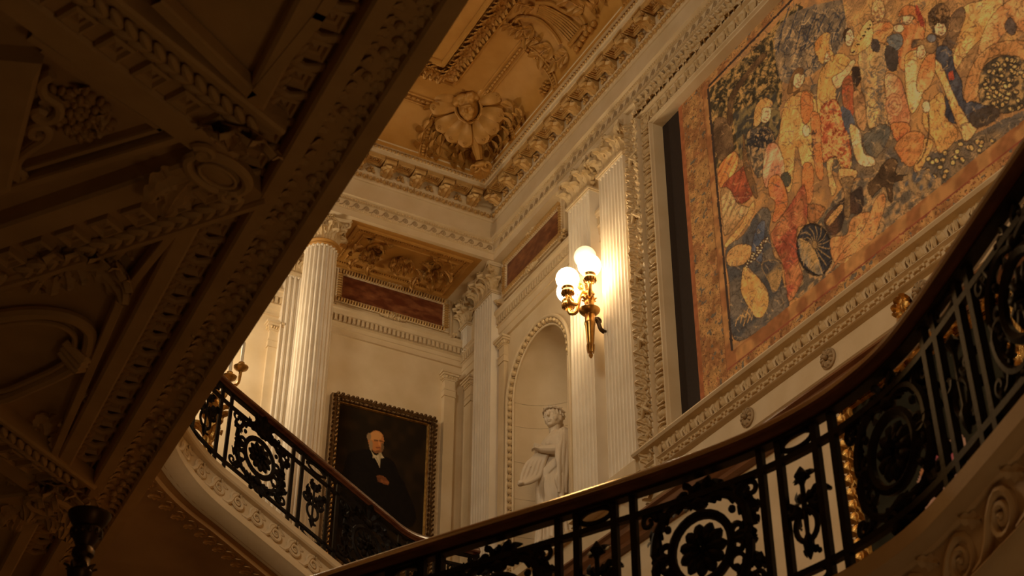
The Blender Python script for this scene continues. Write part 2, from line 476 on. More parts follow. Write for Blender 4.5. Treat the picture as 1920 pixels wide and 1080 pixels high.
# carved soffit panel under the beam
ZS = 11.25
sp = empty('soffit_panel', (.85, -.58, ZS), label='carved acanthus panel on the underside of the beam by the column', cat='relief panel')
def wS(s, z, d): return (s, z, -d)
MB().add(bx(-.80, .80, -.46, .46, -.004, .002)).build('panel_bed', 'ochre', sp, False)  # ochre plate puts the warm amber light under the beam into colour
MB().add(nested((-.72, .72, -.40, .40), [(0, 0), (0, .02), (.02, .03), (.045, .012), (.06, .012)], wS)).build('panel_frame', 'ochre', sp, False)
MB().add(nested((-.60, .60, -.28, .28), [(0, 0), (0, .02), (.012, .028), (.03, .008), (.04, .004)], wS)).build('inner_frame', 'ochre', sp, False)
q = MB()
for k in range(46): q.add(ell((-.66 + .0293*k, -.34, -.014), (.011, .016, .012), 5, 4)).add(ell((-.66 + .0293*k, .34, -.014), (.011, .016, .012), 5, 4))
for k in range(21): q.add(ell((-.66, -.30 + .03*k, -.014), (.016, .011, .012), 5, 4)).add(ell((.66, -.30 + .03*k, -.014), (.016, .011, .012), 5, 4))
tag(q.build('bead_border', 'ochre', sp), kind='stuff')
lfm = mesh_of(leaf(.17, .11, 1.5, 3, 9, 7, .2), 'soffit_leaf', 'relief')
def down(x, y, ang, tilt=.5, z=0):
    """leaf frame on a ceiling: base at x,y, pointing along ang, outward = down"""
    d = np.array([math.cos(ang), math.sin(ang), 0]); o = np.array([0, 0, -1.])
    zz = un(d*math.cos(tilt) + o*math.sin(tilt)); yy = un(o - zz*np.dot(o, zz)); xx = np.cross(yy, zz)
    return fr((x, y, z), xx, yy, zz)
for k in range(8):
    link('leaf', lfm, sp, bm4(down(.03*math.cos(k*PI/4), .03*math.sin(k*PI/4), k*PI/4, .45)))
for sx in (-1, 1):
    for sy in (-1, 1):
        pth = spiral(.11, .02, 1.3, 18, -PI*.5*sy, sy*sx); P2 = np.zeros_like(pth); P2[:, 0] = pth[:, 0]+sx*.36; P2[:, 1] = pth[:, 2] + sy*.115; P2[:, 2] = -.02
        MB().add(tube(P2, np.linspace(.018, .010, len(P2)), 6)).build('scroll', 'relief', sp)
        for (dx, dy, a) in ((.20, .06, .4), (.30, .20, 1.7), (.44, .20, .9), (.50, .06, -.3), (.38, .10, 2.4)):
            ang = a if sy > 0 else -a
            if sx < 0: ang = PI - ang
            link('leaf', lfm, sp, bm4(down(sx*dx, sy*dy, ang, .35)))
    for k in range(6):
        link('leaf', lfm, sp, bm4(down(sx*.40 + .01*math.cos(k), .0, k*PI/3, .6)))

# ---- coved ceiling
X0, CA, CZ0, CB = .26, .70, 12.09, .52
def cove_h(d):
    d = np.clip(d, 0, CA); return CZ0 + CB*np.sqrt(np.maximum(0, 1 - (1 - d/CA)**2))
tt = np.linspace(0, PI/2, 15)
pr = [(X0 + CA*(1 - math.cos(t)), CZ0 + CB*math.sin(t)) for t in tt]
b = MB(); Y1 = 13.0; X1 = 9.5
PA = np.zeros((15, 2, 3)); PB = np.zeros((15, 2, 3))
for i, (d, z) in enumerate(pr):
    PA[i, 0] = (d, d, z); PA[i, 1] = (d, Y1, z); PB[i, 0] = (d, d, z); PB[i, 1] = (X1, d, z)
b.add(grid(PA)).add(grid(PB))
dd, zz = pr[-1]
b.add(quad((dd, dd, zz), (X1, dd, zz), (X1, Y1, zz), (dd, Y1, zz)))
b.add(bx(-.6, X1, -1.3, Y1, zz + .25, zz + .35))
ceiling = tag(b.build('ceiling', 'ochre'), 'ochre coved ceiling above the cornice', kind='structure')
def cove_pt(px, py, off=0.):
    """where the sight line of a picture point meets the vault"""
    d = ray(px, py); d = d/np.linalg.norm(d); t = 9.
    while t < 30:
        p = CAM + d*t
        m = min(p[0], p[1]) - X0
        if p[2] > cove_h(m): break
        t += .01
    return p, cove_n(p)
def cove_n(p):
    m = min(p[0], p[1]) - X0
    if m >= CA*.98: return np.array([0, 0, -1.])
    c = 1 - max(m, .004)/CA; s = math.sqrt(max(1e-4, 1 - c*c))
    g = un(np.array([c/CA, 0, -s/CB])) if p[0] < p[1] else un(np.array([0, c/CA, -s/CB]))
    return g
# leaf band round the flat of the ceiling
cb = MB()
for (a, c) in (((.99, .99), (.99, Y1)), ((.99, .99), (X1, .99))):
    pass
cbm = MB()
cbm.add(nested((1.0, X1, 1.0, Y1), [(0, 0), (0, .035), (.02, .045), (.035, .02), (.035, .005), (.235, .005), (.235, .03), (.25, .05), (.28, .05), (.295, .02), (.295, 0)], lambda s, z, d: (s, z, zz - d)))
cband = cbm.build('leaf_band_moulding', 'ochre', ceiling, False)
clf = mesh_of(leaf(.14, .13, .9, 3, 8, 7, .15), 'ceiling_leaf', 'relief')
for k in range(34):
    y = 1.10 + .075*k
    for s in (-1, 1):
        link('leaf', clf, ceiling, bm4(down(1.135 + s*.012, y, PI/2 + s*(.75 + .4*random.random()) , .25 + .2*random.random(), zz - .012)))
for k in range(14):
    x = 1.15 + .08*k
    for s in (-1, 1):
        link('leaf', clf, ceiling, bm4(down(x, 1.135 + s*.012, s*(.75 + .4*random.random()), .25 + .2*random.random(), zz - .012)))
# cove panel mouldings (egg-and-leaf frames lying on the vault)
def cove_xyz(side, s, t, off=0.):
    d = X0 + CA*(1 - math.cos(t)); z = CZ0 + CB*math.sin(t)
    nx, nz = math.cos(t)*CB, -math.sin(t)*CA; l = math.hypot(nx, nz); d += nx/l*off; z += nz/l*off
    return (d, s, z) if side == 'A' else (s, d, z)
T_TOP = math.acos(1 - (.70 - X0)/CA)
cegg = mesh_of(ell((0, 0, 0), (.024, .026, .03), 7, 5), 'cove_egg', 'relief')
def cove_frame(side, s0, s1):
    pth = [cove_xyz(side, s0, t, .008) for t in np.linspace(.02, T_TOP, 14)] + [cove_xyz(side, s, T_TOP, .008) for s in np.linspace(s0, s1, 8)[1:]] + [cove_xyz(side, s1, t, .008) for t in np.linspace(T_TOP, .02, 14)[1:]]
    MB().add(tube(pth, .014, 6)).build('panel_rib', 'ochre', ceiling)
    w = .085
    t1 = T_TOP - .14
    pth = [cove_xyz(side, s0+w, t, .006) for t in np.linspace(.02, t1, 14)] + [cove_xyz(side, s, t1, .006) for s in np.linspace(s0+w, s1-w, 8)[1:]] + [cove_xyz(side, s1-w, t, .006) for t in np.linspace(t1, .02, 14)[1:]]
    MB().add(tube(pth, .010, 6)).build('panel_rib', 'ochre', ceiling)
    for sc, rng in ((s0 + w/2, 1), (s1 - w/2, -1)):
        for t in np.linspace(.10, T_TOP - .10, 15):
            p = np.array(cove_xyz(side, sc, t, .006)); p2 = np.array(cove_xyz(side, sc, t+.05, .006)); zd = un(p2 - p)
            xd = np.array([0, 1., 0]) if side == 'A' else np.array([1., 0, 0]); yd = np.cross(zd, xd)
            link('egg', cegg, ceiling, bm4(fr(p, xd*1.3, yd, zd*.8)))
    tm = T_TOP - .07
    for s in np.arange(s0 + .12, s1 - .08, .058):
        p = np.array(cove_xyz(side, s, tm, .006)); zd = np.array([0, 1., 0]) if side == 'A' else np.array([1., 0, 0])
        p2 = np.array(cove_xyz(side, s, tm+.05, .006)); xd = un(p2 - p); yd = np.cross(zd, xd)
        link('egg', cegg, ceiling, bm4(fr(p, xd, yd, zd)))
cove_frame('A', .98, 2.02); cove_frame('A', 3.35, 4.9); cove_frame('B', .98, 2.4)
# low walls and floors round the hall
tag(MB().add(bx(-.9, 10, -1.4, 14, -.1, 0)).build('floor', 'floor', smooth=False), 'marble floor of the hall below the stairs', kind='structure')
# ================================================================== PILASTERS, COLUMN, CAPITALS
cap_leaf = mesh_of(leaf(.185, .15, 1.9, 3, 11, 7, .26), 'capital_leaf', 'carved')
cap_leaf2 = mesh_of(leaf(.27, .15, 2.0, 4, 12, 7, .24), 'capital_leaf_tall', 'carved')
vol = MB(); pth = spiral(.062, .010, 1.6, 24, PI*.75, -1)
vol.add(tube(np.concatenate([[(-.14, 0, -.13), (-.10, 0, -.06), (-.065, 0, .0)], pth + np.array([0, 0, 0.])]), np.concatenate([[.010, .014, .016], np.linspace(.017, .010, len(pth))]), 6))
vol.add(ell((0, 0, 0), (.02, .022, .02), 7, 5))
vol_me = vol.mesh('capital_volute', 'carved')
hel = MB(); pth = spiral(.034, .007, 1.4, 18, PI*.75, -1)
hel.add(tube(np.concatenate([[(-.06, 0, -.11), (-.045, 0, -.04)], pth]), .008, 5))
hel_me = hel.mesh('capital_helix', 'carved')
capflo = mesh_of(rosette(.045, 6, .04), 'abacus_flower', 'carved')
def leafT(o, out, lean=.0):
    out = un(out); zz = un(UP*math.cos(lean) + out*math.sin(lean)); yy = un(out - zz*np.dot(out, zz))
    return fr(o, np.cross(yy, zz), yy, zz)

def pilaster_capital(par, w, z0, z1, ctr, ex, out, depth):
    """ctr: point on the face (s centre) ; ex: along the wall ; out: outward"""
    h = z1 - z0; ex = np.array(ex, float); out = np.array(out, float); ctr = np.array(ctr, float)
    cp = empty('capital'); cp.parent = par
    def P(s, d, z): return ctr + ex*s + out*d + UP*z
    # bell
    V = []; F = []
    prof = [(0, .0, -depth), (0, .004, -depth), (.55, .012, -depth), (.82, .05, -depth), (.88, .06, -depth)]
    for t, g, bk in prof:
        for s, d in ((-w/2-g, -depth), (-w/2-g, g), (w/2+g, g), (w/2+g, -depth)): V.append(P(s, d, z0 + t*h))
    for i in range(len(prof)-1):
        for j in range(4): F.append((i*4+j, i*4+(j+1) % 4, (i+1)*4+(j+1) % 4, (i+1)*4+j))
    MB().add((np.array(V), F)).build('bell', 'carved', cp)
    # abacus with hollow front
    poly = []; e = .085
    poly += [(-w/2-e, -depth), (-w/2-e, e*.9), (-w/2-e+.03, e)]
    for t in np.linspace(0, 1, 9): poly.append((-w/2 - e + .05 + (w + 2*e - .1)*t, e - .055*math.sin(PI*t)))
    poly += [(w/2+e-.03, e), (w/2+e, e*.9), (w/2+e, -depth)]
    V = []; n = len(poly)
    for zt, g in ((.885, .94), (.93, .97), (.95, 1.), (1., 1.)):
        for s, d in poly: V.append(P(s*g, d*g if d > 0 else d, z0 + zt*h))
    F = [(k*n+i, k*n+(i+1) % n, (k+1)*n+(i+1) % n, (k+1)*n+i) for k in range(3) for i in range(n)] + [tuple(range(n))]
    MB().add((np.array(V), F)).build('abacus', 'stone', cp)
    sc = h/.36
    def put(nm, me, T, k=1.): 
        T = T.copy(); T[:3, :3] *= k; return link(nm, me, cp, bm4(T))
    for s in (-.5, 0, .5): put('leaf', cap_leaf, leafT(P(s*w, .006, z0+.005), out + ex*s*.9, .05), sc)
    for s in (-.27, .27): put('leaf', cap_leaf2, leafT(P(s*w, .002, z0+.01), out, .03), sc)
    for s in (-.5, .5):
        put('leaf', cap_leaf2, leafT(P(s*w, -.02, z0+.02), out + ex*np.sign(s), .08), sc)
        put('leaf', cap_leaf, leafT(P(s*w, -depth*.6, z0+.005), ex*np.sign(s), .05), sc)
        d45 = un(out + ex*np.sign(s)); o = P(s*w, 0, z0 + .79*h) + d45*.052
        put('volute', vol_me, fr(o, d45, np.cross(UP, d45), UP), sc)
        o = P(s*.10, .062, z0+.80*h); sg = -np.sign(s)
        put('helix', hel_me, fr(o, ex*sg, np.cross(UP, ex*sg), UP), sc)
    yy = out; put('flower', capflo, fr(P(0, .05, z0+.93*h), np.cross(yy, UP), yy, UP), sc)
    return cp

def flute_profile(w, n, depth, proj):
    """(s, d): front face of a fluted pilaster from s=-w/2 to w/2 with returns"""
    P = [(-w/2, -proj), (-w/2, 0)]
    fl = w/n; g = fl*.13
    for k in range(n):
        a = -w/2 + k*fl + g; b = -w/2 + (k+1)*fl - g
        for t in np.linspace(0, PI, 6): P.append(((a+b)/2 - (b-a)/2*math.cos(t), -depth*math.sin(t)))
    return P + [(w/2, 0), (w/2, -proj)]

def pilaster(name, label, sc, w, zb, z_col, z_top, wallside, face, proj, nfl=7, base=None, mat_='fluted', side_fl=0):
    """wallside 'A': s=y, face = x of the front; 'B': s=x, face=y"""
    ex = np.array([0, 1., 0]) if wallside == 'A' else np.array([1., 0, 0]); out = np.array([1., 0, 0]) if wallside == 'A' else np.array([0, 1., 0])
    def P(s, d, z): return ex*(sc+s) + out*(face+d) + UP*z
    t = empty(name, P(0, -proj, zb), label=label, cat='pilaster', group='fluted pilasters')
    off = -np.array(t.location)
    def bld(nm, mb, m, smooth=True):
        o = mb.build(nm, m, t, smooth); o.location = off; return o
    pf = flute_profile(w, nfl, .030, proj)
    P3 = np.zeros((2, len(pf), 3))
    for i, z in enumerate((zb, z_col)):
        for j, (s, d) in enumerate(pf): P3[i, j] = P(s, d, z)
    b = MB().add(grid(P3))
    # rounded flute heads
    bld('shaft', b, mat_)
    fl = w/nfl
    q = MB()
    for k in range(nfl):
        s = -w/2 + (k+.5)*fl
        q.add(ell(P(s, -.010, z_col - .004), (np.abs(ex)*fl*.34 + np.abs(out)*.014 + UP*.022), 8, 5))
    bld('flute_heads', q, mat_)
    c = MB()
    for (g, z0, z1) in ((.010, z_col-.002, z_col+.014), (.024, z_col+.014, z_col+.034), (.012, z_col+.034, z_col+.046)):
        a0 = P(-w/2-g, -proj, z0); a1 = P(w/2+g, g, z1); lo = np.minimum(a0, a1); hi = np.maximum(a0, a1)
        c.add(bx(lo[0], hi[0], lo[1], hi[1], lo[2], hi[2]))
    bld('collar', c, 'stone', False)
    cp = pilaster_capital(t, w*.94, z_col+.046, z_top, P(0, 0, 0), ex, out, proj); cp.location = off
    if base:
        c = MB()
        for (g, z0, z1) in ((.045, zb-.16, zb-.07), (.035, zb-.07, zb-.03), (.018, zb-.03, zb)):
            a0 = P(-w/2-g, -proj, z0); a1 = P(w/2+g, g, z1); lo = np.minimum(a0, a1); hi = np.maximum(a0, a1)
            c.add(bx(lo[0], hi[0], lo[1], hi[1], lo[2], hi[2]))
        bld('base', c, 'stone', False)
    return t
ZT = 11.25
P1 = pilaster('fluted_pilaster', 'tall fluted marble pilaster in the corner, left of the statue niche', -.37, .42, 7.47, 10.87, ZT, 'A', -.10, .12, 7, True)
P2 = pilaster('fluted_pilaster', 'tall fluted marble pilaster at the right edge of the statue niche, left of the lamp', 1.785, .43, 7.47, 10.87, ZT, 'A', -.10, .12, 7, True)
P3 = pilaster('fluted_pilaster', 'tall fluted marble pilaster right of the lamp, next to the tapestry frame', 2.42, .46, 7.47, 10.87, ZT, 'A', -.10, .12, 8, True)
P4 = pilaster('fluted_pilaster', 'fluted marble pilaster on the back wall, mostly hidden behind the round column', 1.88, .36, 7.2, 10.93, ZT, 'B', YB+.10, .10, 6)
P5 = pilaster('fluted_pilaster', 'narrow shaded fluted pilaster in the dark recess between the two red marble panels', -.98, .16, 10.55, 10.87, ZT, 'A', -.16, .06, 3)

# ---- free standing column
CXC, CYC, CR = 1.89, -.38, .178
col = empty('fluted_column', (CXC, CYC, 7.0), label='round fluted marble column with a carved leafy capital', cat='column')
nf = 22; seg = nf*6
P = np.zeros((7, seg, 3))
for i, t in enumerate(np.linspace(0, 1, 7)):
    R = CR*(1.10 - .10*t**1.6)
    for j in range(seg):
        u = (j/seg*nf) % 1; a = 2*PI*j/seg
        dpt = .026*math.sin(PI*min(1, max(0, (u-.14)/.72))) if .14 < u < .86 else 0
        P[i, j] = ((R-dpt)*math.cos(a), (R-dpt)*math.sin(a), (10.89-7.0)*t)
MB().add(grid(P, closed_v=True)).build('shaft', 'fluted', col)
q = MB()
for k in range(nf):
    a = 2*PI*(k+.5)/nf; q.add(ell(((CR-.008)*math.cos(a), (CR-.008)*math.sin(a), 3.885), (.019, .019, .026), 7, 5))
q.build('flute_heads', 'fluted', col)
MB().add(lathe([(CR, 3.88), (CR+.012, 3.89), (CR+.016, 3.90), (CR+.012, 3.912), (CR+.022, 3.918), (CR+.034, 3.934), (CR+.022, 3.95), (CR, 3.955)], 48)).build('collar', 'ochre', col)
cp = empty('capital'); cp.parent = col; cp.location = (0, 0, 3.955)
hh = ZT - 10.955
MB().add(lathe([(CR-.01, 0), (CR-.005, .15), (CR+.02, .22), (CR+.06, hh*.88)], 32)).build('bell', 'carved', cp)
poly = []
for k in range(4):
    a0 = PI/4 + k*PI/2; a1 = a0 + PI/2; c0 = np.array([math.cos(a0), math.sin(a0)])*.37; c1 = np.array([math.cos(a1), math.sin(a1)])*.37
    am = (a0+a1)/2; m = np.array([math.cos(am), math.sin(am)])
    for t in np.linspace(.06, .94, 9): poly.append(tuple(c0*(1-t) + c1*t - m*.055*math.sin(PI*t)))
V = []; n = len(poly)
for zt, g in ((.87, .95), (.92, .98), (.94, 1), (1, 1)):
    for s, d in poly: V.append((s*g, d*g, zt*hh))
F = [(k*n+i, k*n+(i+1) % n, (k+1)*n+(i+1) % n, (k+1)*n+i) for k in range(3) for i in range(n)] + [tuple(range(n))]
MB().add((np.array(V), F)).build('abacus', 'stone', cp)
sc = hh/.36*1.02
def putc(nm, me, T, k): T = T.copy(); T[:3, :3] *= k; return link(nm, me, cp, bm4(T))
for k in range(8):
    a = k*PI/4 + PI/8; d = np.array([math.cos(a), math.sin(a), 0]); putc('leaf', cap_leaf, leafT(d*(CR-.002), d, .02), sc)
    a = k*PI/4; d = np.array([math.cos(a), math.sin(a), 0]); putc('leaf', cap_leaf2, leafT(d*(CR-.008), d, .02), sc)
for k in range(4):
    a = PI/4 + k*PI/2; d = np.array([math.cos(a), math.sin(a), 0]); putc('volute', vol_me, fr(d*(CR+.105) + UP*hh*.78, d, np.cross(UP, d), UP), sc)
    a = k*PI/2; d = np.array([math.cos(a), math.sin(a), 0]); e = np.cross(UP, d)
    for s in (-1, 1): putc('helix', hel_me, fr(d*(CR+.05) + e*s*.05 + UP*hh*.80, -e*s, np.cross(UP, -e*s), UP), sc)
    putc('flower', capflo, fr(d*.225 + UP*hh*.93, np.cross(d, UP), d, UP), sc)
MB().add(lathe([(.30, -.5), (.30, -.15), (.26, -.13), (.27, -.08), (.22, -.05), (.235, -.02), (CR*1.1, 0)], 40)).build('base', 'stone', col)

# ================================================================== WALL PANELS AND CORNICES
def wall_cornice(name, kind, s0, s1, ztop, zden1, zden0, zbot, d, label):
    """stepped dentil cornice. kind A/B"""
    w = wA if kind == 'A' else wB
    pr = [(0, ztop+.03), (.06, ztop+.03), (.06, ztop), (.05, ztop-.012), (.045, zden1+.012), (.03, zden1), (.022, zden1), (.022, zden0), (.032, zden0-.004), (.04, zden0-.025), (.025, zden0-.035), (.02, (zden0+zbot)/2), (.012, (zden0+zbot)/2-.004), (.012, zbot+.02), (.02, zbot+.015), (.02, zbot), (0, zbot)]
    V = []; n = len(pr)
    for s in (s0, s1):
        for dd_, z in pr: V.append(w(s, z, dd_*d))
    F = [(i, (i+1) % n, n+(i+1) % n, n+i) for i in range(n)] + [tuple(range(n))[::-1], tuple(range(n, 2*n))]
    t = tag(MB().add((np.array(V), F)).build(name, 'stone', smooth=False), label, kind='structure')
    hd = zden1 - zden0
    me = mesh_of(box((0, .011*d, 0), (.030, .022*d, hd*.92)), 'dentil', 'stone', False)
    T = (lambda s, z, dd_: TA(s, z, XA+dd_)) if kind == 'A' else (lambda s, z, dd_: TB(-s, z, YB+dd_))
    for s in np.arange(s0 + .03, s1 - .01, .055): link('dentil', me, t, bm4(T(s, (zden1+zden0)/2, .022*d)))
    return t
wall_cornice('trim_3', 'A', -.16, 1.575, 10.575, 10.525, 10.445, 10.23, 1.5, 'dentil cornice above the statue niche')
wall_cornice('trim_4', 'A', 2.00, 2.19, 10.575, 10.525, 10.445, 10.23, 1.0, 'short piece of dentil cornice between the paired pilasters')
wall_cornice('trim_5', 'B', -1.72, .22, 10.69, 10.62, 10.545, 10.39, 1.5, 'dentil cornice above the portrait')
wall_cornice('trim_6', 'B', -5.4, -2.06, 10.69, 10.62, 10.545, 10.39, 1.5, 'dentil cornice on the gallery wall left of the column')
wall_cornice('trim_7', 'A', -1.1, -.59, 10.575, 10.525, 10.445, 10.23, 1.0, 'dentil cornice in the corner recess')

rope_b = mesh_of(ell((0, 0, 0), (.0142, .034, .040), 7, 5), 'panel_bead', 'gold_stone')
def marble_panel(label, kind, s0, s1, z0, z1):
    w = wA if kind == 'A' else wB
    T = (lambda s, z, d: TA(s, z, XA+d)) if kind == 'A' else (lambda s, z, d: TB(-s, z, YB+d))
    o = np.array(w((s0+s1)/2, z0, 0)); t = empty('marble_panel', o, label=label, cat='wall panel', group='red marble wall panels')
    off = Vector(-o)
    f = .075
    mb = MB().add(nested((s0-f, s1+f, z0-f, z1+f), [(-.045, 0), (-.045, .03), (-.03, .035), (-.02, .02), (0, .02), (0, .045), (.012, .05), (.02, .028), (.055, .028), (.062, .045), (.07, .045), (.078, .02)], w))
    q = mb.build('panel_frame', 'stone', t, False); q.location = off
    P4 = [w(s0, z0, .018), w(s1, z0, .018), w(s1, z1, .018), w(s0, z1, .018)]
    q = MB().add((np.array(P4), [(0, 1, 2, 3)])).build('marble_slab', 'marble', t, False); q.location = off
    for s in np.arange(s0 - .035, s1 + .04, .034):
        for z in (z0-.038, z1+.038):
            T4 = T(s, z, .034); T4[:3, 3] -= o; link('bead', rope_b, t, bm4(T4))
    for z in np.arange(z0, z1, .034):
        for s in (s0-.038, s1+.038):
            T4 = T(s, z, .034); T4[:3, 3] -= o; R = T4.copy(); R[:3, 0] = T4[:3, 2]; R[:3, 2] = -T4[:3, 0]; link('bead', rope_b, t, bm4(R))
    # corner leaves and centre clasps
    for s in (s0-f, s1+f):
        for z in (z0-f, z1+f):
            T4 = T(s, z, .02); T4[:3, 3] -= o
            sg = 1 if s < (s0+s1)/2 else -1; ud = 1 if z > (z0+z1)/2 else -1
            exv = (EXA if kind == 'A' else EXB); right = -exv if kind == 'A' else -exv
            for a in (.2, .8, 1.4):
                dirv = un(right*(-sg)*math.sin(a) + UP*ud*math.cos(a)); outv = EYA if kind == 'A' else EYB
                zz_ = un(dirv + outv*.25); yy_ = un(outv - zz_*np.dot(outv, zz_)); lf_ = fr(T4[:3, 3], np.cross(yy_, zz_), yy_, zz_); lf_[:3, :3] *= .62
                link('corner_leaf', cap_leaf, t, bm4(lf_))
    for z in (z0-f-.005, z1+f+.005):
        T4 = T((s0+s1)/2, z, .035); T4[:3, 3] -= o
        c = MB(); c.add(tube([(-.16, 0, 0), (-.12, 0, 0), (-.09, 0, 0), (.09, 0, 0), (.12, 0, 0), (.16, 0, 0)], [.012, .02, .034, .034, .02, .012], 8))
        for k in (-.07, -.03, .03, .07): c.add(ell((k, .0, 0), (.016, .042, .042), 8, 5))
        c.add(rosette(.05, 6, .05))
        q = c.build('clasp', 'carved', t); q.matrix_local = bm4(T4)
    return t
marble_panel('red-brown marble wall panel in a beaded frame above the statue niche', 'A', .02, 1.23, 10.84, 11.18)
marble_panel('dark red marble wall panel in a beaded frame above the old man portrait', 'B', -1.36, -.075, 10.87, 11.245-.06)

def anta(label, kind, s0, s1, z0, z1, d):
    w = wA if kind == 'A' else wB
    o = np.array(w((s0+s1)/2, z0, 0)); t = empty('slim_pilaster', o, label=label, cat='pilaster', group='plain slim pilasters')
    def wb(a, b_, c0, c1, e0, e1):
        p = np.array(w(a, c0, e0)); q = np.array(w(b_, c1, e1)); lo = np.minimum(p, q); hi = np.maximum(p, q)
        return bx(lo[0], hi[0], lo[1], hi[1], lo[2], hi[2])
    off = Vector(-o)
    q = MB().add(wb(s0, s1, z0, z1, 0, d)).build('shaft', 'stone', t, False); q.location = off
    q = MB().add(wb(s0-.012, s1+.012, z1-.27, z1-.25, 0, d+.012)).add(wb(s0-.008, s1+.008, z1-.25, z1-.19, 0, d+.006)).add(wb(s0-.012, s1+.012, z1-.19, z1-.172, 0, d+.012)).build('necking', 'stone', t, False); q.location = off
    c = MB().add(wb(s0-.01, s1+.01, z1-.06, z1-.045, 0, d+.01)).add(wb(s0-.035, s1+.035, z1-.005, z1+.02, 0, d+.035)).add(wb(s0-.05, s1+.05, z1+.02, z1+.045, 0, d+.05)).add(wb(s0-.02, s1+.02, z1-.045, z1-.005, 0, d+.018))
    q = c.build('capital', 'stone', t, False); q.location = off
    T = (lambda s, z, dd_: TA(s, z, XA+dd_)) if kind == 'A' else (lambda s, z, dd_: TB(-s, z, YB+dd_))
    e = MB()
    n = 4
    for k in range(n):
        T4 = T(s0 + (s1-s0)*(k+.5)/n, z1-.025, d+.018); e.add(ell((0, 0, 0), ((s1-s0)/n*.42, .018, .02), 7, 5), T4)
    for k in range(2):
        T4 = T(s1+.022 if kind == 'A' else s0-.022, z1-.025, d*(k+.4)/2); e.add(ell((0, 0, 0), (.018, d/4*.9, .02), 7, 5), T4)
    q = e.build('egg_row', 'carved', t); q.location = off
    return t
anta('plain slim stone pilaster with small capital between corner pilaster and niche', 'A', -.10, .02, 7.4, 10.16, .05)
anta('plain slim stone pilaster with small capital right of the old man portrait', 'B', -.04, .09, 7.2, 10.2, .07)
anta('plain slim stone pilaster with small capital left of the round column', 'B', -2.16, -2.05, 7.2, 10.24, .05)
anta('plain slim stone pilaster in the shadowed corner behind the tall fluted pilaster', 'A', -.92, -.78, 7.2, 10.06, .05)

# ================================================================== TAPESTRY FRAME
tf = tag(MB().add(nested((2.785, 8.9, 7.0, 11.275), [(0, 0), (0, .175), (.012, .185), (.022, .165), (.028, .135), (.185, .135), (.192, .165), (.215, .165), (.222, .125), (.372, .105), (.378, .135), (.388, .15), (.403, .148), (.412, .125), (.422, .12), (.43, .075), (.436, .04), (.44, .02)], wA, (1, 2, 3))).build('trim_8', 'stone', smooth=False), 'broad carved stone frame around the tapestry', kind='structure')
eg_big = MB().add(egg_unit(.135, .115, .04)); 
for s in (-1, 1):
    eg_big.add(tube([(s*.055, .02, .05), (s*.065, .025, 0), (s*.05, .025, -.05), (s*.02, .02, -.07)], [.012, .012, .01, .005], 5))
eg_big = eg_big.mesh('frame_egg', 'carved')
olf = mesh_of(leaf(.115, .10, 1.1, 3, 9, 7, .2), 'oak_leaf', 'carved')
berry = mesh_of(ell((0, 0, 0), (.022, .022, .022), 7, 5), 'berry', 'carved')
def lfA(y, z, x, ang, tilt=.4):
    """leaf on the tapestry wall, pointing along ang (0 = +y, pi/2 = up)"""
    d = np.array([0, math.cos(ang), math.sin(ang)]); o = EYA
    zz_ = un(d*math.cos(tilt) + o*math.sin(tilt)); yy_ = un(o - zz_*np.dot(o, zz_))
    return fr((x, y, z), np.cross(yy_, zz_), yy_, zz_)
# left upright
zc = 7.55; k = 0
while zc < 11.13:
    link('egg', eg_big, tf, bm4(fr((XA+.11, 2.785+.297, zc), (0, 0, 1), (1, 0, 0), (0, 1, 0)))); zc += .160
zc = 7.32
while zc < 11.1:
    for s in (-1, 1):
        link('leaf', olf, tf, bm4(lfA(2.785+.106 + s*.012, zc + .02*s, XA+.135, PI/2 - s*(.75 + .35*random.random()), .15 + .25*random.random())))
    link('berry', berry, tf, bm4(fr((XA+.15, 2.785+.106 + .05*math.sin(k*2.1), zc+.035), (1, 0, 0), (0, 1, 0), (0, 0, 1)))); zc += .078; k += 1
# top
yc = 3.10
while yc < 6.6:
    link('egg', eg_big, tf, bm4(fr((XA+.11, yc, 11.275-.297), (0, -1, 0), (1, 0, 0), (0, 0, 1)))); yc += .160
yc = 2.95; k = 0
while yc < 5.9:
    for s in (-1, 1):
        link('leaf', olf, tf, bm4(lfA(yc + .02*s, 11.275-.106 + s*.012, XA+.135, s*(.75 + .35*random.random()), .15 + .25*random.random())))
    link('berry', berry, tf, bm4(fr((XA+.15, yc+.035, 11.275-.106 + .05*math.sin(k*2.1)), (1, 0, 0), (0, 1, 0), (0, 0, 1)))); yc += .078; k += 1
# diagonal ribbons across the leaf garland
for zr in (10.62, 9.95, 9.25, 8.55, 7.85):
    for s in (-1, 1):
        MB().add(tube([(XA+.15, 2.785+.03, zr - s*.07), (XA+.185, 2.785+.105, zr), (XA+.15, 2.785+.18, zr + s*.07)], [.018, .02, .018], 6)).build('ribbon', 'carved', tf)
# bottom ledge and leaf row
BP = [(0, 7.50), (.03, 7.50), (.07, 7.515), (.16, 7.50), (.20, 7.485), (.215, 7.46), (.20, 7.44), (.15, 7.43), (.14, 7.42), (.12, 7.335), (.15, 7.33), (.16, 7.315), (.13, 7.30), (.12, 7.255), (.11, 7.25), (.06, 7.245), (.06, 7.225), (.09, 7.215), (.09, 7.03), (.075, 7.02), (.075, 6.99), (0, 6.99)]
tl = tag(MB().add(ext([(XA+d, z) for d, z in BP], 2.70, 13.2, 1)).build('trim_9', 'stone', smooth=False), 'moulded ledge and plain band beneath the tapestry', kind='structure')
lu = MB()
lu.add(ell((0, .004, .01), (.05, .028, .05), 9, 6))
for s in (-1, 1): lu.add(tube([(s*.075, .01, .045), (s*.055, .03, .0), (s*.06, .022, -.045)], [.016, .020, .012], 6)); lu.add(tube([(s*.10, .01, .045), (s*.085, .02, 0), (s*.10, .012, -.045)], [.010, .012, .008], 5))
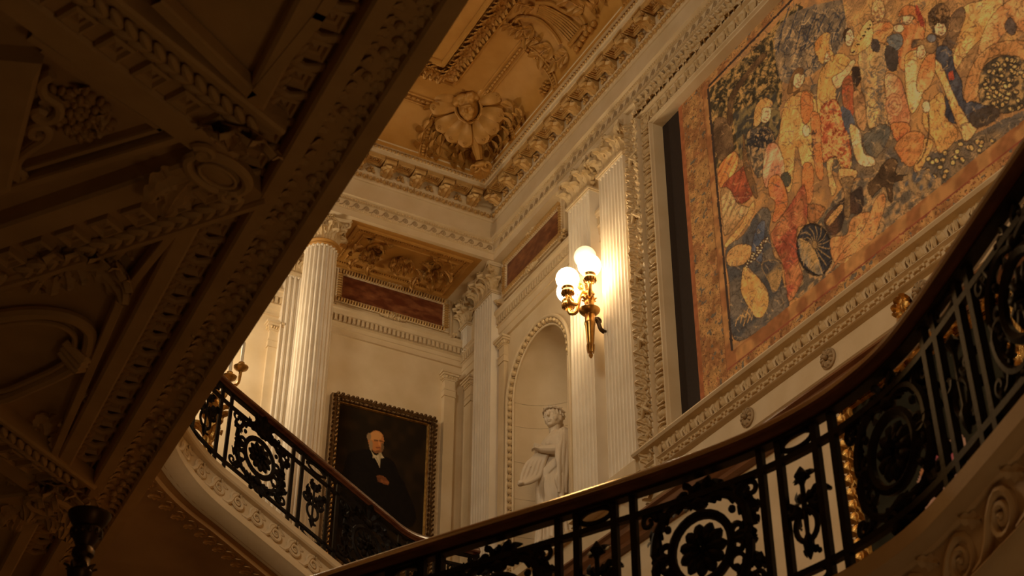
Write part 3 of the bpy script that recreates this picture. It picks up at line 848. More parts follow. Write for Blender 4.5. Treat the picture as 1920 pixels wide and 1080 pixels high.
lu.add(leaf(.10, .09, 1.2, 2, 7, 5, .2), fr((0, .01, -.055), (1, 0, 0), (0, 1, 0), (0, 0, 1)))
lu_me = lu.mesh('ledge_leaf', 'carved')
y = 3.12
while y < 9.0:
    link('ledge_leaf', lu_me, tl, bm4(TA(y, 7.375, XA+.125))); y += .212
q = MB(); y = 2.9
while y < 8.6:
    q.add(ell((0, 0, 0), (.030, .016, .010), 6, 4), TA(y, 7.285 + .012*math.sin(y*40), XA+.13)); q.add(ell((0, 0, 0), (.012, .018, .016), 5, 4), TA(y+.026, 7.275, XA+.13)); y += .052
tag(q.build('leaf_string', 'carved', tl), kind='stuff')
rw = MB().add(rosette(.078, 10, .045)); rw.add(lathe([(.082, 0), (.082, .012), (.07, .02)], 20), fr((0, 0, 0), (1, 0, 0), (0, 0, -1), (0, 1, 0)))
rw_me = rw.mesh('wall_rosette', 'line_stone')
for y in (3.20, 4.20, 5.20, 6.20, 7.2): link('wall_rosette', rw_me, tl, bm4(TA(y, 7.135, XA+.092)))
# timber dado rail
DP = [(0, 6.975), (.10, 6.975), (.14, 6.965), (.15, 6.94), (.12, 6.925), (.11, 6.88), (.07, 6.83), (.06, 6.80), (.03, 6.79), (0, 6.785)]
tag(MB().add(ext([(XA+d, z) for d, z in DP], -.55, 13.2, 1)).build('trim_10', 'walnut', smooth=False), 'brown timber dado rail along the wall behind the near balustrade', kind='structure')
# ================================================================== BALUSTRADES
def smooth_path(pts, step=.05):
    pts = np.array(pts, float); out = []
    n = len(pts)
    for i in range(n-1):
        p0 = pts[max(i-1, 0)]; p1 = pts[i]; p2 = pts[i+1]; p3 = pts[min(i+2, n-1)]
        k = max(2, int(np.linalg.norm(p2-p1)/step))
        for j in range(k):
            t = j/k
            out.append(.5*((2*p1) + (-p0+p2)*t + (2*p0-5*p1+4*p2-p3)*t*t + (-p0+3*p1-3*p2+p3)*t**3))
    out.append(pts[-1]); return np.array(out)
class Path:
    def __init__(s, P):
        s.P = np.array(P); d = np.linalg.norm(np.diff(s.P[:, :2], axis=0), axis=1); s.S = np.concatenate([[0], np.cumsum(d)]); s.L = s.S[-1]
    def p(s, t): return np.array([np.interp(t, s.S, s.P[:, k]) for k in range(3)])
    def tan(s, t):
        a = s.p(min(t+.03, s.L)) - s.p(max(t-.03, 0)); a[2] = 0; return un(a)
    def slope(s, t):
        t0, t1 = max(t-.05, 0), min(t+.05, s.L); return (s.p(t1)[2] - s.p(t0)[2])/(t1 - t0)

HR = []   # handrail section (side, up), top at 0
for a in np.linspace(0, PI, 9): HR.append((.058*math.cos(a), -.042 + .042*math.sin(a)))
HR += [(-.064, -.052), (-.060, -.066), (-.045, -.072), (-.036, -.085), (.036, -.085), (.045, -.072), (.060, -.066), (.064, -.052)]
HR = HR[::-1]

def ornament_meshes(H, k, pre):
    """iron ornaments of one bay; s along, y out, z up from the bay's mid line; k = slope"""
    sh = lambda V: np.stack([V[:, 0], V[:, 1], V[:, 2] + k*V[:, 0]], 1)
    g = H/.64; D = {}
    def mk(nm, parts, m='iron'):
        b = MB()
        for vf in parts: b.add((sh(np.asarray(vf[0])*np.array([1, 1, g])), vf[1]))
        D[nm] = b.mesh(nm, m)
    circ = lambda cx, cz, r, n=26, rz=None: np.array([(cx + r*math.cos(a), 0, cz + (rz or r)*math.sin(a)) for a in np.linspace(0, 2*PI, n, endpoint=False)])
    mk('medallion_ring', [tube(circ(0, 0, .136), .020, 6, closed=True)])
    ro = MB(); ro.add(rosette(.108, 11, .05)); ro.add(rosette(.072, 7, .075))
    mk('rosette', [(np.concatenate(ro.v), ro.f)])
    def T2(vf, T): return (np.asarray(vf[0]) @ T[:3, :3].T + T[:3, 3], vf[1])
    def lf(x, z, ang, L=.12, Wd=.075, tilt=.3, curl=1.2):
        d = np.array([math.cos(ang), 0, math.sin(ang)]); o = np.array([0, 1., 0]); zz_ = un(d*math.cos(tilt) + o*math.sin(tilt)); yy_ = un(o - zz_*np.dot(o, zz_))
        a = T2(leaf(L, Wd, curl, 3, 8, 5, .2), fr((x, 0, z), np.cross(yy_, zz_), yy_, zz_))
        return a
    for nm, sx, sz in (('scroll_a', 1, 1), ('scroll_b', -1, 1), ('scroll_c', 1, -1), ('scroll_d', -1, -1)):
        parts = []
        # big C: from top centre sweeping out to the side, curling back
        big = [(.02, .185), (.09, .20), (.16, .17), (.205, .10), (.215, .03)]
        pth = smooth_path([(sx*a, 0, sz*c) for a, c in big], .02)
        parts.append(tube(pth, np.linspace(.014, .021, len(pth)), 6))
        sp = spiral(.048, .010, 1.25, 20, 0 if sx > 0 else PI, -1*sx*sz) + np.array([sx*.167, 0, sz*.03])
        sp2 = spiral(.04, .008, 1.2, 18, PI if sx > 0 else 0, sx*sz*-1) + np.array([sx*.235, 0, sz*.175])
        parts.append(tube(sp, np.linspace(.018, .010, len(sp)), 6))
        pth = smooth_path([(sx*.165, 0, sz*.165), (sx*.185, 0, sz*.205), (sx*.225, 0, sz*.215)], .02)
        parts.append(tube(np.concatenate([pth, sp2]), np.linspace(.015, .009, len(pth)+len(sp2)), 6))
        for (a, c, an, L) in ((.06, .19, .25, .13), (.13, .18, -.35, .13), (.18, .13, -.95, .12), (.20, .06, -1.45, .11), (.20, .10, .3, .09)):
            ang = an*sz; ang = ang if sx > 0 else PI - ang
            parts.append(lf(sx*a, sz*c, ang, L*.92, .066))
        parts.append(ell((sx*.148, 0, sz*.118), .017, 7, 5))
        mk(nm, parts)
    for nm, sz in (('palmette_top', 1), ('palmette_foot', -1)):
        parts = [ell((0, .01, sz*.19), (.04, .03, .03), 8, 6)]
        for a in (-1.25, -.7, 0, .7, 1.25): parts.append(lf(0, sz*.19, sz*(PI/2) + a, .15 if abs(a) < 1 else .11, .075, .25, .9))
        for s in (-1, 1):
            parts.append(tube(spiral(.042, .008, 1.2, 16, PI/2*sz, s*sz) + np.array([s*.062, 0, sz*.235]), np.linspace(.015, .008, 17), 6))
            parts.append(ell((s*.085, 0, sz*.225), .02, 7, 5))
        mk(nm, parts)
    mk('link_ring', [tube(circ(0, 0, .030, 16), .010, 6, closed=True), ell((0, 0, .046), .012, 6, 4), ell((0, 0, -.046), .012, 6, 4)])
    parts = [tube([(0, 0, -.20), (0, 0, -.165), (0, 0, -.13), (0, 0, -.10), (0, 0, 0), (0, 0, .09), (0, 0, .13), (0, 0, .165)], [.004, .020, .024, .009, .012, .010, .03, .004], 8)]
    parts.append(tube(circ(0, -.07, .052, 20, .06), .012, 6, closed=True))
    for s in (-1, 1):
        parts.append(lf(s*.01, .02, PI/2 - s*1.0, .12, .07)); parts.append(lf(s*.01, .10, PI/2 - s*.5, .08, .05)); parts.append(lf(s*.01, .0, -PI/2 + s*.9, .10, .055))
        parts.append(tube(spiral(.035, .007, 1.2, 14, PI if s > 0 else 0, s) + np.array([s*.068, 0, .015]), np.linspace(.016, .010, 15), 6))
        parts.append(lf(s*.006, -.15, -PI/2 + s*.9, .05, .03))
    mk('torch_ornament', parts)
    mk('oval_ring', [tube(circ(0, 0, .075, 20, .030), .011, 6, closed=True), ell((.088, 0, 0), .013, 6, 4), ell((-.088, 0, 0), .013, 6, 4)])
    h = H/g
    return D

def balustrade(label, path, H, s_meds, pitch, s_lo, s_hi, level_bars, bar=.029, two_slopes=False):
    """path: top of the handrail. H: clear height below the handrail"""
    root = empty('balustrade', path.p(path.L/2) - np.array([0, 0, H+.085]), label=label, cat='balustrade')
    off = Vector(-np.array(root.location)); ofn = np.array(off)
    def att(o): o.location = off; return o
    pts = path.P
    att(MB().add(sweep(pts, HR)).build('handrail', 'wood', root))
    zt = -.085
    def hbar(z, w, h): att(MB().add(sweep(pts - np.array([0, 0, 0]), [(-w/2, z-h), (w/2, z-h), (w/2, z), (-w/2, z)])).build('rail_bar', 'iron', root, False))
    hbar(zt, .05, .014); hbar(zt - .135*H, bar, bar*.9); hbar(zt - .855*H, bar, bar*.9); hbar(zt - .975*H, bar*1.1, bar)
    cache = {}
    for sm in s_meds:
        for (nm, ds) in [('b', d) for d in (-.39, -.30, .30, .39)] + [('m', 0), ('t', pitch/2)]:
            s = sm + ds
            if nm == 't' and sm == s_meds[-1]: pass
            if s < s_lo or s > s_hi: continue
            c = path.p(s); t = path.tan(s); k = round(path.slope(s)/.02)*.02
            if k not in cache:
                me = MB(); me.add(box((0, 0, -H/2), (bar, bar, H)))
                cache[k] = (ornament_meshes(H, k, ''), me.mesh('baluster', 'iron', False))
            D, bm_ = cache[k]
            base = c + ofn + np.array([0, 0, zt])
            ex = t; ey = np.cross(UP, t)
            if nm == 'b':
                link('baluster', bm_, root, bm4(fr(base, ex, ey, UP))); continue
            mid = base - UP*H*.495
            if nm == 'm':
                o = link('medallion', D['medallion_ring'], root, bm4(fr(mid, ex, ey, UP)))
                for q in ('rosette', 'scroll_a', 'scroll_b', 'scroll_c', 'scroll_d', 'palmette_top', 'palmette_foot'):
                    link(q.replace('_a', '').replace('_b', '').replace('_c', '').replace('_d', ''), D[q], o)
                for sx in (-1, 1): link('link_ring', D['link_ring'], o, Matrix.Translation((sx*.155, 0, -.10 + k*sx*.155)) if True else None)
            else:
                o = link('torch_ornament', D['torch_ornament'], root, bm4(fr(mid, ex, ey, UP)))
                link('oval_ring', D['oval_ring'], o, Matrix.Translation((0, 0, H*.428))); link('oval_ring', D['oval_ring'], o, Matrix.Translation((0, 0, -H*.42)))
    return root

# ---- near, level balustrade of the landing
NZT = 4.5
near_px = [(560, 1080), (640, 1055), (790, 1003), (960, 955), (1070, 918), (1280, 852), (1430, 800), (1530, 742), (1630, 660), (1663, 620), (1700, 574), (1776, 460), (1842, 354), (1919, 248)]
sil = []
for u, v in near_px:                       # outer top edge of the handrail, which climbs very gently
    z = NZT
    for it in range(8):
        p = at(u, v, 2, z); z = NZT - .04 + .08*(p[1] - 8.5)
    sil.append(p)
sil = np.array(sil); sil = np.concatenate([[sil[0] + (sil[0]-sil[2])*2.2], [sil[0] + (sil[0]-sil[2])*1.0], sil, [sil[-1] + (sil[-1]-sil[-3])*1.0], [sil[-1] + (sil[-1]-sil[-3])*2.4]])
for it in range(2): sil[1:-1] = .25*sil[:-2] + .5*sil[1:-1] + .25*sil[2:]
tn = np.gradient(sil[:, :2], axis=0); nn_ = np.stack([tn[:, 1], -tn[:, 0]], 1); nn_ /= np.linalg.norm(nn_, axis=1)[:, None]
sil[:, :2] -= nn_*.05
NP = Path(smooth_path(sil, .04))
def s_at(path, px, py, dz):
    best = None
    for s in np.arange(0, path.L, .01):
        p = path.p(s) + np.array([0, 0, dz]); c = CM.T @ (p - CAM); u, v = 960 + FPX*c[0]/c[2], 540 + FPX*c[1]/c[2]
        e = (u-px)**2 + (v-py)**2
        if best is None or e < best[0]: best = (e, s)
    return best[1]
sm0 = s_at(NP, 1315, 1015, -.40); sm1 = s_at(NP, 1655, 815, -.40)
pitch_n = sm1 - sm0
NH = .685
balustrade('near dark iron balustrade with scroll medallions and a thick mahogany handrail', NP, NH, [sm0 + pitch_n*k for k in (-3, -2, -1, 0, 1, 2, 3)], pitch_n, .2, NP.L - .2, None)
# landing slab, carved edge
b = MB()
edge = NP.P[:, :2]
nrm = np.array([np.cross(UP, NP.tan(s)) for s in NP.S])[:, :2]      # outward or inward
sgn = 1 if np.dot(nrm[len(nrm)//2], (CAM[:2] - edge[len(edge)//2])) > 0 else -1
ZF = NZT - .085 - NH
SP_ = [(-.10, 0), (.05, 0), (.062, -.012), (.062, -.075), (.05, -.09), (.035, -.10), (.028, -.115), (.010, -.12), (.010, -.33), (.045, -.338), (.06, -.355), (.05, -.375), (.03, -.385), (.0, -.40), (-.06, -.405), (-.14, -.43), (-.24, -.43), (-.10, -.2)]
def stringer(path, prof, zoff, sg, name, mat_, parent=None):
    P_ = path.P + np.array([0, 0, zoff]); V = np.zeros((len(P_), len(prof), 3))
    for i, s in enumerate(path.S):
        n_ = np.cross(UP, path.tan(s))*sg
        for j, (a, c) in enumerate(prof): V[i, j] = P_[i] + n_*a + UP*c
    return MB().add(grid(V, closed_v=True)).build(name, mat_, parent)
land = empty('landing', (1.5, 8, ZF), kind='structure', label='stone landing edge with running wave carving under the near balustrade')
land['kind'] = 'structure'; lo = Vector((-1.5, -8, -ZF))
st = stringer(NP, SP_, -.085 - NH, sgn, 'carved_edge', 'landing', land); st.location = lo
V = []; F = []; m = len(NP.P)
for i in range(m):
    x, y = NP.P[i, 0], NP.P[i, 1]; zf = NP.P[i, 2] - .085 - NH; n_ = np.cross(UP, NP.tan(NP.S[i]))*sgn
    V += [(x - n_[0]*.03, y - n_[1]*.03, zf - .01), (XA, y, zf - .01), (x - n_[0]*.10, y - n_[1]*.10, zf - .43), (XA, y, zf - .43)]
for i in range(m-1):
    a, c = i*4, i*4+4; F += [(a, c, c+1, a+1), (a+2, a+3, c+3, c+2)]
q = MB().add((np.array(V), F)).build('landing_slab', 'landing', land, False); q.location = lo
wave = MB().add(scroll_unit(.20, .20, .016, 6)); wave.add(leaf(.11, .055, .9, 3, 8, 5, .2), fr((.40*.2, -.004, -.02), (0, 0, 1), (0, 1, 0), (1, 0, 0)))
wv_me = wave.mesh('wave_scroll', 'landing')
wvm = scroll_unit(-.30, .215, .018, 6)
wv_me2 = MB().add(wvm).add(leaf(.10, .06, .9, 3, 8, 5, .2), fr((-.05, -.004, .05), un((.5, 0, -1)), (0, 1, 0), un((1, 0, .5)))).mesh('wave_scroll', 'landing')
s = s_at(NP, 1724, 1040, -.95) - .3*6
for k in range(22):
    ss = s + .3*k
    if 0 < ss < NP.L-.3:
        c = NP.p(ss); t = NP.tan(ss); n_ = np.cross(UP, t)*sgn
        ex = np.cross(n_, UP)
        link('wave_scroll', wv_me2, land, bm4(fr(c + np.array(lo) + n_*.020 + UP*(-.085-NH-.225), ex, n_, UP)))
# acanthus and ribbon carving on the underside
ul = mesh_of(leaf(.30, .20, 1.5, 4, 12, 9, .2), 'underside_leaf', 'landing')
zu = ZF - .43
for (s, off, ang) in ((sm1-.9, .22, 0), (sm1-.55, .22, .3), (sm1-.25, .24, -.2), (sm1+.10, .22, .4), (sm1+.45, .22, 0), (sm1+.75, .24, .3), (sm1+1.05, .22, -.1), (sm1+1.35, .22, .2)):
    c = NP.p(s); t = NP.tan(s); n_ = np.cross(UP, t)*sgn; p = c - n_*off
    a = math.atan2(t[1], t[0]) + ang
    for da in (-.7, 0, .7):
        zu = c[2] - .085 - NH - .43; T4 = down(p[0] - 1.5, p[1] - 8, a + da, .3, zu - ZF); link('underside_leaf', ul, land, bm4(T4))
    pth = smooth_path([tuple(p + t*.05 - n_*.0 - UP*(c[2]-zu+.02)), tuple(p + t*.2 + n_*.10 - UP*(c[2]-zu+.03)), tuple(p + t*.33 - n_*.02 - UP*(c[2]-zu+.02))], .03)
    q = MB().add(tube(pth, .026, 7)).build('ribbon', 'landing', land); q.location = lo

# ---- far stair balustrade
SL = .578
def far_z(x): 
    return 8.055 + SL*(x - 3.266)
fp = []
for x in np.arange(.75, 1.30, .05): fp.append((x, 1.3, 6.985))
for x in np.arange(1.30, 1.60, .03):
    t = (x - 1.30)/.3; fp.append((x, 1.3, 6.985*(1-t)**2 + 2*t*(1-t)*6.99 + t*t*far_z(1.6)))
for x in np.arange(1.60, 3.16, .05): fp.append((x, 1.3, far_z(x)))
R_ = .75; xe = 3.16
for a in np.arange(0, PI/2 + .01, PI/30): fp.append((xe + R_*math.sin(a), 1.3 + R_*(1 - math.cos(a)), far_z(xe) + SL*R_*a))
for y in np.arange(.1, 1.2, .1): fp.append((xe + R_, 1.3 + R_ + y, far_z(xe) + SL*(R_*PI/2 + y)))
FP = Path(fp); FH = .735
# medallions sit at x = 2.845 and 1.811 on the flight
sx = lambda x: x - .75
balustrade('far dark iron stair balustrade with scroll medallions descending in front of the column', FP, FH, [sx(.777), sx(1.811), sx(2.845), sx(3.879), sx(4.9)], 1.034, .02, FP.L - .2, None)
# carved stone stringer, soffit
ZS2 = -.085 - FH
SPF = [(-.10, 0), (.06, 0), (.072, -.012), (.072, -.06), (.06, -.075), (.03, -.08), (.006, -.085), (.006, -.262), (.045, -.268), (.055, -.285), (.055, -.335), (.04, -.345), (.02, -.36), (-.05, -.40), (-.12, -.41), (-.12, -.2)]
stair = empty('stair_flight', (2.2, 1.3, 6.3), kind='structure', label='upper stair flight with a wave carved stone edge and ochre underside'); so = Vector((-2.2, -1.3, -6.3))
q = stringer(FP, SPF, ZS2, 1, 'carved_edge', 'stone', stair); 
# choose the side that faces the viewer (+y on the straight flight)
me = q.data
q.location = so
soff = np.zeros((len(FP.P), 6, 3))
for i, s in enumerate(FP.S):
    n_ = np.cross(UP, FP.tan(s)); p = FP.P[i] + UP*(ZS2)
    if i < 46:   # straight: soffit runs back to the wall
        for j, (a, c) in enumerate(((-.08, -.405), (-.20, -.405), (-.22, -.43), (-.36, -.43), (-.38, -.41), (-2.4, -.41))): soff[i, j] = p + n_*a + UP*c
    else:
        for j, (a, c) in enumerate(((-.08, -.405), (-.20, -.405), (-.22, -.43), (-.36, -.43), (-.38, -.41), (-2.4, -.41))): soff[i, j] = p + n_*a + UP*c
q = MB().add(grid(soff)).build('soffit', 'soffit', stair); q.location = so
steps = MB()
for i, x in enumerate(np.arange(1.35, 3.1, .27)):
    z = far_z(x + .135) + ZS2 - .02; steps = MB().add(bx(x, x+.29, -1.08, 1.22, z-.17, z)); q = steps.build('step', 'floor', stair, False); q.location = so
wvf = {}
for k in range(26):
    ss = s_at(FP, 343, 852, ZS2-.17) - .176*0 - .1765*(k-3) if k == 0 else None
s0 = sx(3.10)
k = 0
for dk in range(-4, 16):
    ss = s0 - .1765*dk
    if not (.1 < ss < FP.L - 1.0): continue
    sl = round(FP.slope(ss), 2)
    if sl not in wvf:
        V_, F_ = scroll_unit(.1765, .170, .017, 6); V_ = np.array(V_)
        l2 = leaf(.075, .045, .9, 3, 8, 5, .2); b2 = MB().add((V_, F_)).add(l2, fr((.01, -.004, .045), un((.5, 0, 1)), (0, 1, 0), un((-1, 0, .5))))
        Vv = np.concatenate(b2.v); Vv[:, 2] -= sl*Vv[:, 0]; wvf[sl] = MB().add((Vv, b2.f)).mesh('wave_scroll', 'stone')
    c = FP.p(ss); t = FP.tan(ss); n_ = np.cross(UP, t)
    link('wave_scroll', wvf[sl], stair, bm4(fr(c + np.array(so) + n_*.020 + UP*(ZS2 - .172), -t, n_, UP) @ np.eye(4)))
# leaf garland on the soffit
gl = mesh_of(leaf(.12, .085, .8, 3, 8, 5, .1), 'garland_leaf', 'soffit')
for i, s in enumerate(np.arange(.5, FP.L-.6, .085)):
    c = FP.p(s); t = FP.tan(s); n_ = np.cross(UP, t); t3 = un(t + UP*FP.slope(s)); o_ = un(np.cross(t3, n_)); o_ = o_ if o_[2] < 0 else -o_
    p = c - n_*.29 + UP*(ZS2 - .432) + np.array(so) + o_*.012
    for w in (-1, 1):
        d = un(t3*math.cos(.7) + n_*w*math.sin(.7)); zz_ = un(d + o_*.12); yy_ = un(o_ - zz_*np.dot(o_, zz_))
        link('garland_leaf', gl, stair, bm4(fr(p, np.cross(yy_, zz_), yy_, zz_)))
# ================================================================== DARK GALLERY CEILING (overhead, left)
GZ = 5.0
def gx(y): return 4.572 + .031*(y - 3.93)            # its free edge
GY0, GY1 = 1.2, 13.2
gal = empty('ceiling_gallery', (6, 7, GZ), kind='structure', label='dark ornamented plaster ceiling of the gallery overhead'); go = Vector((-6, -7, -GZ))
gdir = un((.031, 1, 0)); gn = un((1, -.031, 0))
def gp(u, v, d=0.): # u along y, v inwards from the free edge, d below the ceiling
    return np.array([gx(u), u, GZ]) + gn*v - UP*d
def gext(prof, nm, m='ceil', y0=GY0, y1=GY1, smooth=False):
    V = []; n = len(prof)
    for y in (y0, y1):
        for v, d in prof: V.append(gp(y, v, d))
    F = [(i, (i+1) % n, n+(i+1) % n, n+i) for i in range(n)] + [tuple(range(n)), tuple(range(n, 2*n))[::-1]]
    o = MB().add((np.array(V), F)).build(nm, m, gal, smooth); o.location = go; return o
gext([(0, .0), (.01, .012), (.012, .03), (.075, .03), (.085, .018), (.09, -.01), (.09, -.3), (0, -.3)], 'edge_strip')
gext([(.085, -.012), (.215, -.012), (.215, -.3), (.085, -.3)], 'leaf_band')
gext([(.215, -.02), (.218, .025), (.275, .025), (.285, .012), (.288, -.1), (.215, -.1)], 'plain_strip')
gext([(.288, -.09), (.43, -.09), (.43, -.3), (.288, -.3)], 'bracket_bed')
gext([(.428, -.1), (.43, .018), (.44, .025), (.50, .025), (.512, .012), (.515, -.1)], 'plain_strip')
gext([(.51, -.045), (6.2, -.045), (6.2, -.3), (.51, -.3)], 'panel_bed')
gext([(0, -.3), (6.2, -.3), (6.2, -.8), (0, -.8)], 'gallery_floor')
gext([(.02, -.78), (.30, -.78), (.30, -1.55), (.02, -1.55)], 'unseen_daylight_blocker', 'stone')  # unseen block added to keep the assumed daylight off the near balustrade
# leaf garland in the edge band: bunches of round leaves
gleaf = mesh_of(leaf(.085, .075, 1.0, 3, 7, 5, .22), 'band_leaf', 'ceil')
gfru = mesh_of(ell((0, 0, 0), (.02, .02, .018), 7, 5), 'band_fruit', 'ceil')
def gT(u, v, ang, tilt=.35, d=0., k=1.):
    """frame on the gallery ceiling; ang measured from +y towards inwards"""
    dv = gdir*math.cos(ang) + gn*math.sin(ang); o = -UP
    zz_ = un(dv*math.cos(tilt) + o*math.sin(tilt)); yy_ = un(o - zz_*np.dot(o, zz_)); T4 = fr(gp(u, v, d) + np.array(go), np.cross(yy_, zz_), yy_, zz_); T4[:3, :3] *= k
    return T4
for y in np.arange(3.9, 9.2, .07):
    for s in (-1, 1):
        link('band_leaf', gleaf, gal, bm4(gT(y + .02*s, .15 + .02*s, s*(1.0 + .5*random.random()), .08 + .25*random.random(), -.006, .62 + .25*random.random())))
    if random.random() < .6: link('band_fruit', gfru, gal, bm4(gT(y+.03, .15 + .04*(random.random()-.5), 0, 0, .004)))
# bracket row: scrolled consoles between little stepped coffers
br = MB()
br.add(tube([(-.01, .0, 0), (.02, .03, 0), (.06, .045, 0), (.10, .03, 0), (.125, .0, 0)], [.014, .018, .018, .022, .026], 8))
br.add(ell((.13, .02, 0), (.026, .03, .026), 8, 6)).add(ell((-.005, .015, 0), (.018, .02, .024), 8, 6))
br_me = br.mesh('console', 'ceil')
bc = MB().add(nested((-.05, .05, -.05, .05), [(0, 0), (0, .03), (.012, .035), (.02, .018), (.032, .018), (.034, .006), (.05, .02)], lambda s, z, d: (s, d, z)))
bc_me = bc.mesh('small_coffer', 'ceil', False)
for y in np.arange(3.9, 9.5, .165):
    T4 = gT(y, .30, 0, 0, -.085)        # z along +y, y = down
    link('console', br_me, gal, bm4(fr(T4[:3, 3], gn, -UP, np.cross(gn, -UP))))
    T4 = gT(y+.083, .355, 0, 0, -.085); link('small_coffer', bc_me, gal, bm4(fr(T4[:3, 3], gn, -UP, np.cross(gn, -UP))))
# bundled leaf roll next to the strip
rl = mesh_of(MB().add(ell((0, 0, 0), (.022, .022, .05), 7, 5)).v[0:1] and (ell((0, 0, 0), (.020, .024, .048), 7, 5)), 'roll_leaf', 'ceil')
for y in np.arange(3.9, 9.4, .06):
    for s in (-1, 1): link('roll_leaf', rl, gal, bm4(gT(y, .412 + s*.010, s*.5, .1, -.06)))
# diagonal ribs from the boss: plain strip, coffer row and leaf roll
def P2(px, py): p = at(px, py, 2, GZ); return p[:2]
def rib(a, b_, side, wid=.36):
    """rib from point a to b_; side=+1: plain strip on the left of the direction a->b"""
    a = np.array([*a, GZ]); b_ = np.array([*b_, GZ]); t = un(b_ - a); n_ = np.cross(UP, t)*side; L = np.linalg.norm(b_ - a)
    def q(u, v, d): return a + t*u + n_*v - UP*d
    def ex(prof, nm):
        V = []; n = len(prof)
        for u in (0, L):
            for v, d in prof: V.append(q(u, v, d))
        F = [(i, (i+1) % n, n+(i+1) % n, n+i) for i in range(n)] + [tuple(range(n)), tuple(range(n, 2*n))[::-1]]
        o = MB().add((np.array(V), F)).build(nm, 'ceil', gal, False); o.location = go
    ex([(.0, -.05), (.0, .03), (.012, .045), (.115, .045), (.125, .03), (.125, -.05)], 'rib_strip')
    ex([(-.20, -.05), (-.20, .02), (.0, .02), (.0, -.05)], 'rib_bed')
    ex([(-.235, -.05), (-.235, .035), (-.225, .045), (-.205, .045), (-.20, .03), (-.20, -.05)], 'rib_edge')
    for u in np.arange(.16, L, .165):
        link('small_coffer', bc_me, gal, bm4(fr(q(u, -.058, .02) + np.array(go), t, -UP, np.cross(t, -UP))))
    for u in np.arange(.10, L, .065):
        for s in (-1, 1):
            d = un(t + n_*s*.5); link('roll_leaf', rl, gal, bm4(fr(q(u, -.15 + s*.014, .04) + np.array(go), np.cross(-UP, d), -UP, d)))
N1 = np.array([5.12, 7.93])
rib(N1, (5.80, 6.97), 1)
rib((5.80, 6.97), (6.6, 5.95), 1)
rib(N1 + (.02, .10), (6.05, 8.50), -1)
N2 = np.array([5.02, 4.80])
rib(N2, (5.75, 4.1), 1); rib(N2 + (0, .08), (5.9, 5.65), -1)
# boss: acanthus leaf and oval cartouche at the node, again at the next node
bigl = mesh_of(leaf(.26, .20, 1.0, 4, 12, 9, .2), 'boss_leaf', 'ceil')
car = MB(); oval = np.array([(.13*math.cos(a), .02, .085*math.sin(a)) for a in np.linspace(0, 2*PI, 24, endpoint=False)])
car.add(tube(oval, .022, 7, closed=True)); car.add(ell((0, .01, 0), (.10, .03, .06), 12, 7)); car.add(tube(oval*np.array([.62, 1, .58]) + np.array([0, .015, 0]), .008, 6, closed=True))
for s in (-1, 1): car.add(tube(spiral(.045, .008, 1.3, 16, 0, s) + np.array([s*.12, .03, s*.05]), .016, 6))
car_me = car.mesh('cartouche', 'ceil')
for (nu_, nv_) in ((7.97, .50), (4.82, .46)):
    T4 = gT(nu_ - .04, nv_ - .02, 0, 0, .035); link('cartouche', car_me, gal, bm4(fr(T4[:3, 3], un(gdir*.5 + gn), -UP, np.cross(un(gdir*.5 + gn), -UP))))
    for a in (-.5, .0, .5): link('boss_leaf', bigl, gal, bm4(gT(nu_ + .09, nv_ - .02, a - .1, .25, .03)))
    for a in (-.3, .3): link('boss_leaf', bigl, gal, bm4(gT(nu_ - .12, nv_ + .05, PI*.80 + a, .25, .03, .8)))
# triangular panel with raised tablet, scroll brackets and flowers
def strip(pts, w, d, nm='panel_strip', h=.05):
    """flat raised strip along pixel polyline on the ceiling"""
    for i in range(len(pts)-1):
        a = np.array([*P2(*pts[i]), GZ]); b_ = np.array([*P2(*pts[i+1]), GZ]); t = un(b_-a); n_ = np.cross(UP, t)*w/2; V = []
        for p in (a - t*w*.3, b_ + t*w*.3):
            for s, dd in ((-1, d-h), (-1, d), (-.8, d+.01), (.8, d+.01), (1, d), (1, d-h)): V.append(p + n_*s - UP*dd)
        F = [(k, (k+1) % 6, 6+(k+1) % 6, 6+k) for k in range(6)]
        o = MB().add((np.array(V), F)).build(nm, 'ceil', gal, False); o.location = go
strip([(62, 62), (345, 248), (0, 352)], .035, .02)
strip([(80, 98), (300, 244), (5, 332)], .022, -.01)
tb_ = [P2(*p) for p in ((-60, 95), (82, 108), (22, 345), (-110, 420))]
V = [(*p, GZ + .045) for p in tb_] + [(*p, GZ - .03) for p in tb_]; c_ = np.mean(tb_, 0)
V += [(*(c_ + (p - c_)*.86), GZ - .05) for p in tb_]
F = [(k, (k+1) % 4, 4+(k+1) % 4, 4+k) for k in range(4)] + [(4+k, 4+(k+1) % 4, 8+(k+1) % 4, 8+k) for k in range(4)] + [(8, 9, 10, 11)]
o = MB().add((np.array(V), F)).build('raised_tablet', 'ceil', gal, False); o.location = go
def ceil_tube(pix, r, nm, d=.0, m='ceil'):
    P_ = smooth_path([(*P2(*p), GZ - d) for p in pix], .02); o = MB().add(tube(P_, r, 7)).build(nm, m, gal); o.location = go
ceil_tube([(100, 135), (80, 150), (85, 175), (110, 190), (112, 210), (95, 222), (72, 218), (66, 208), (76, 203), (86, 209)], .020, 'scroll_bracket', .01)
ceil_tube([(30, 330), (28, 318), (40, 318), (46, 325), (36, 332), (34, 300), (60, 275), (86, 258), (92, 240), (78, 232), (62, 236), (60, 248), (72, 252), (78, 246)], .018, 'scroll_bracket', .01)
for (px, py) in ((130, 215), (150, 190), (165, 235), (125, 245), (178, 210), (105, 190), (190, 240), (150, 260)):
    p = P2(px, py); T4 = fr((p[0]-6, p[1]-7, .035), (1, 0, 0), (0, 0, -1), (0, 1, 0)); link('flower', ros_me, gal, bm4(T4))
    link('band_leaf', gleaf, gal, bm4(down(p[0]-6, p[1]-7, random.random()*6.3, .3, .04)))
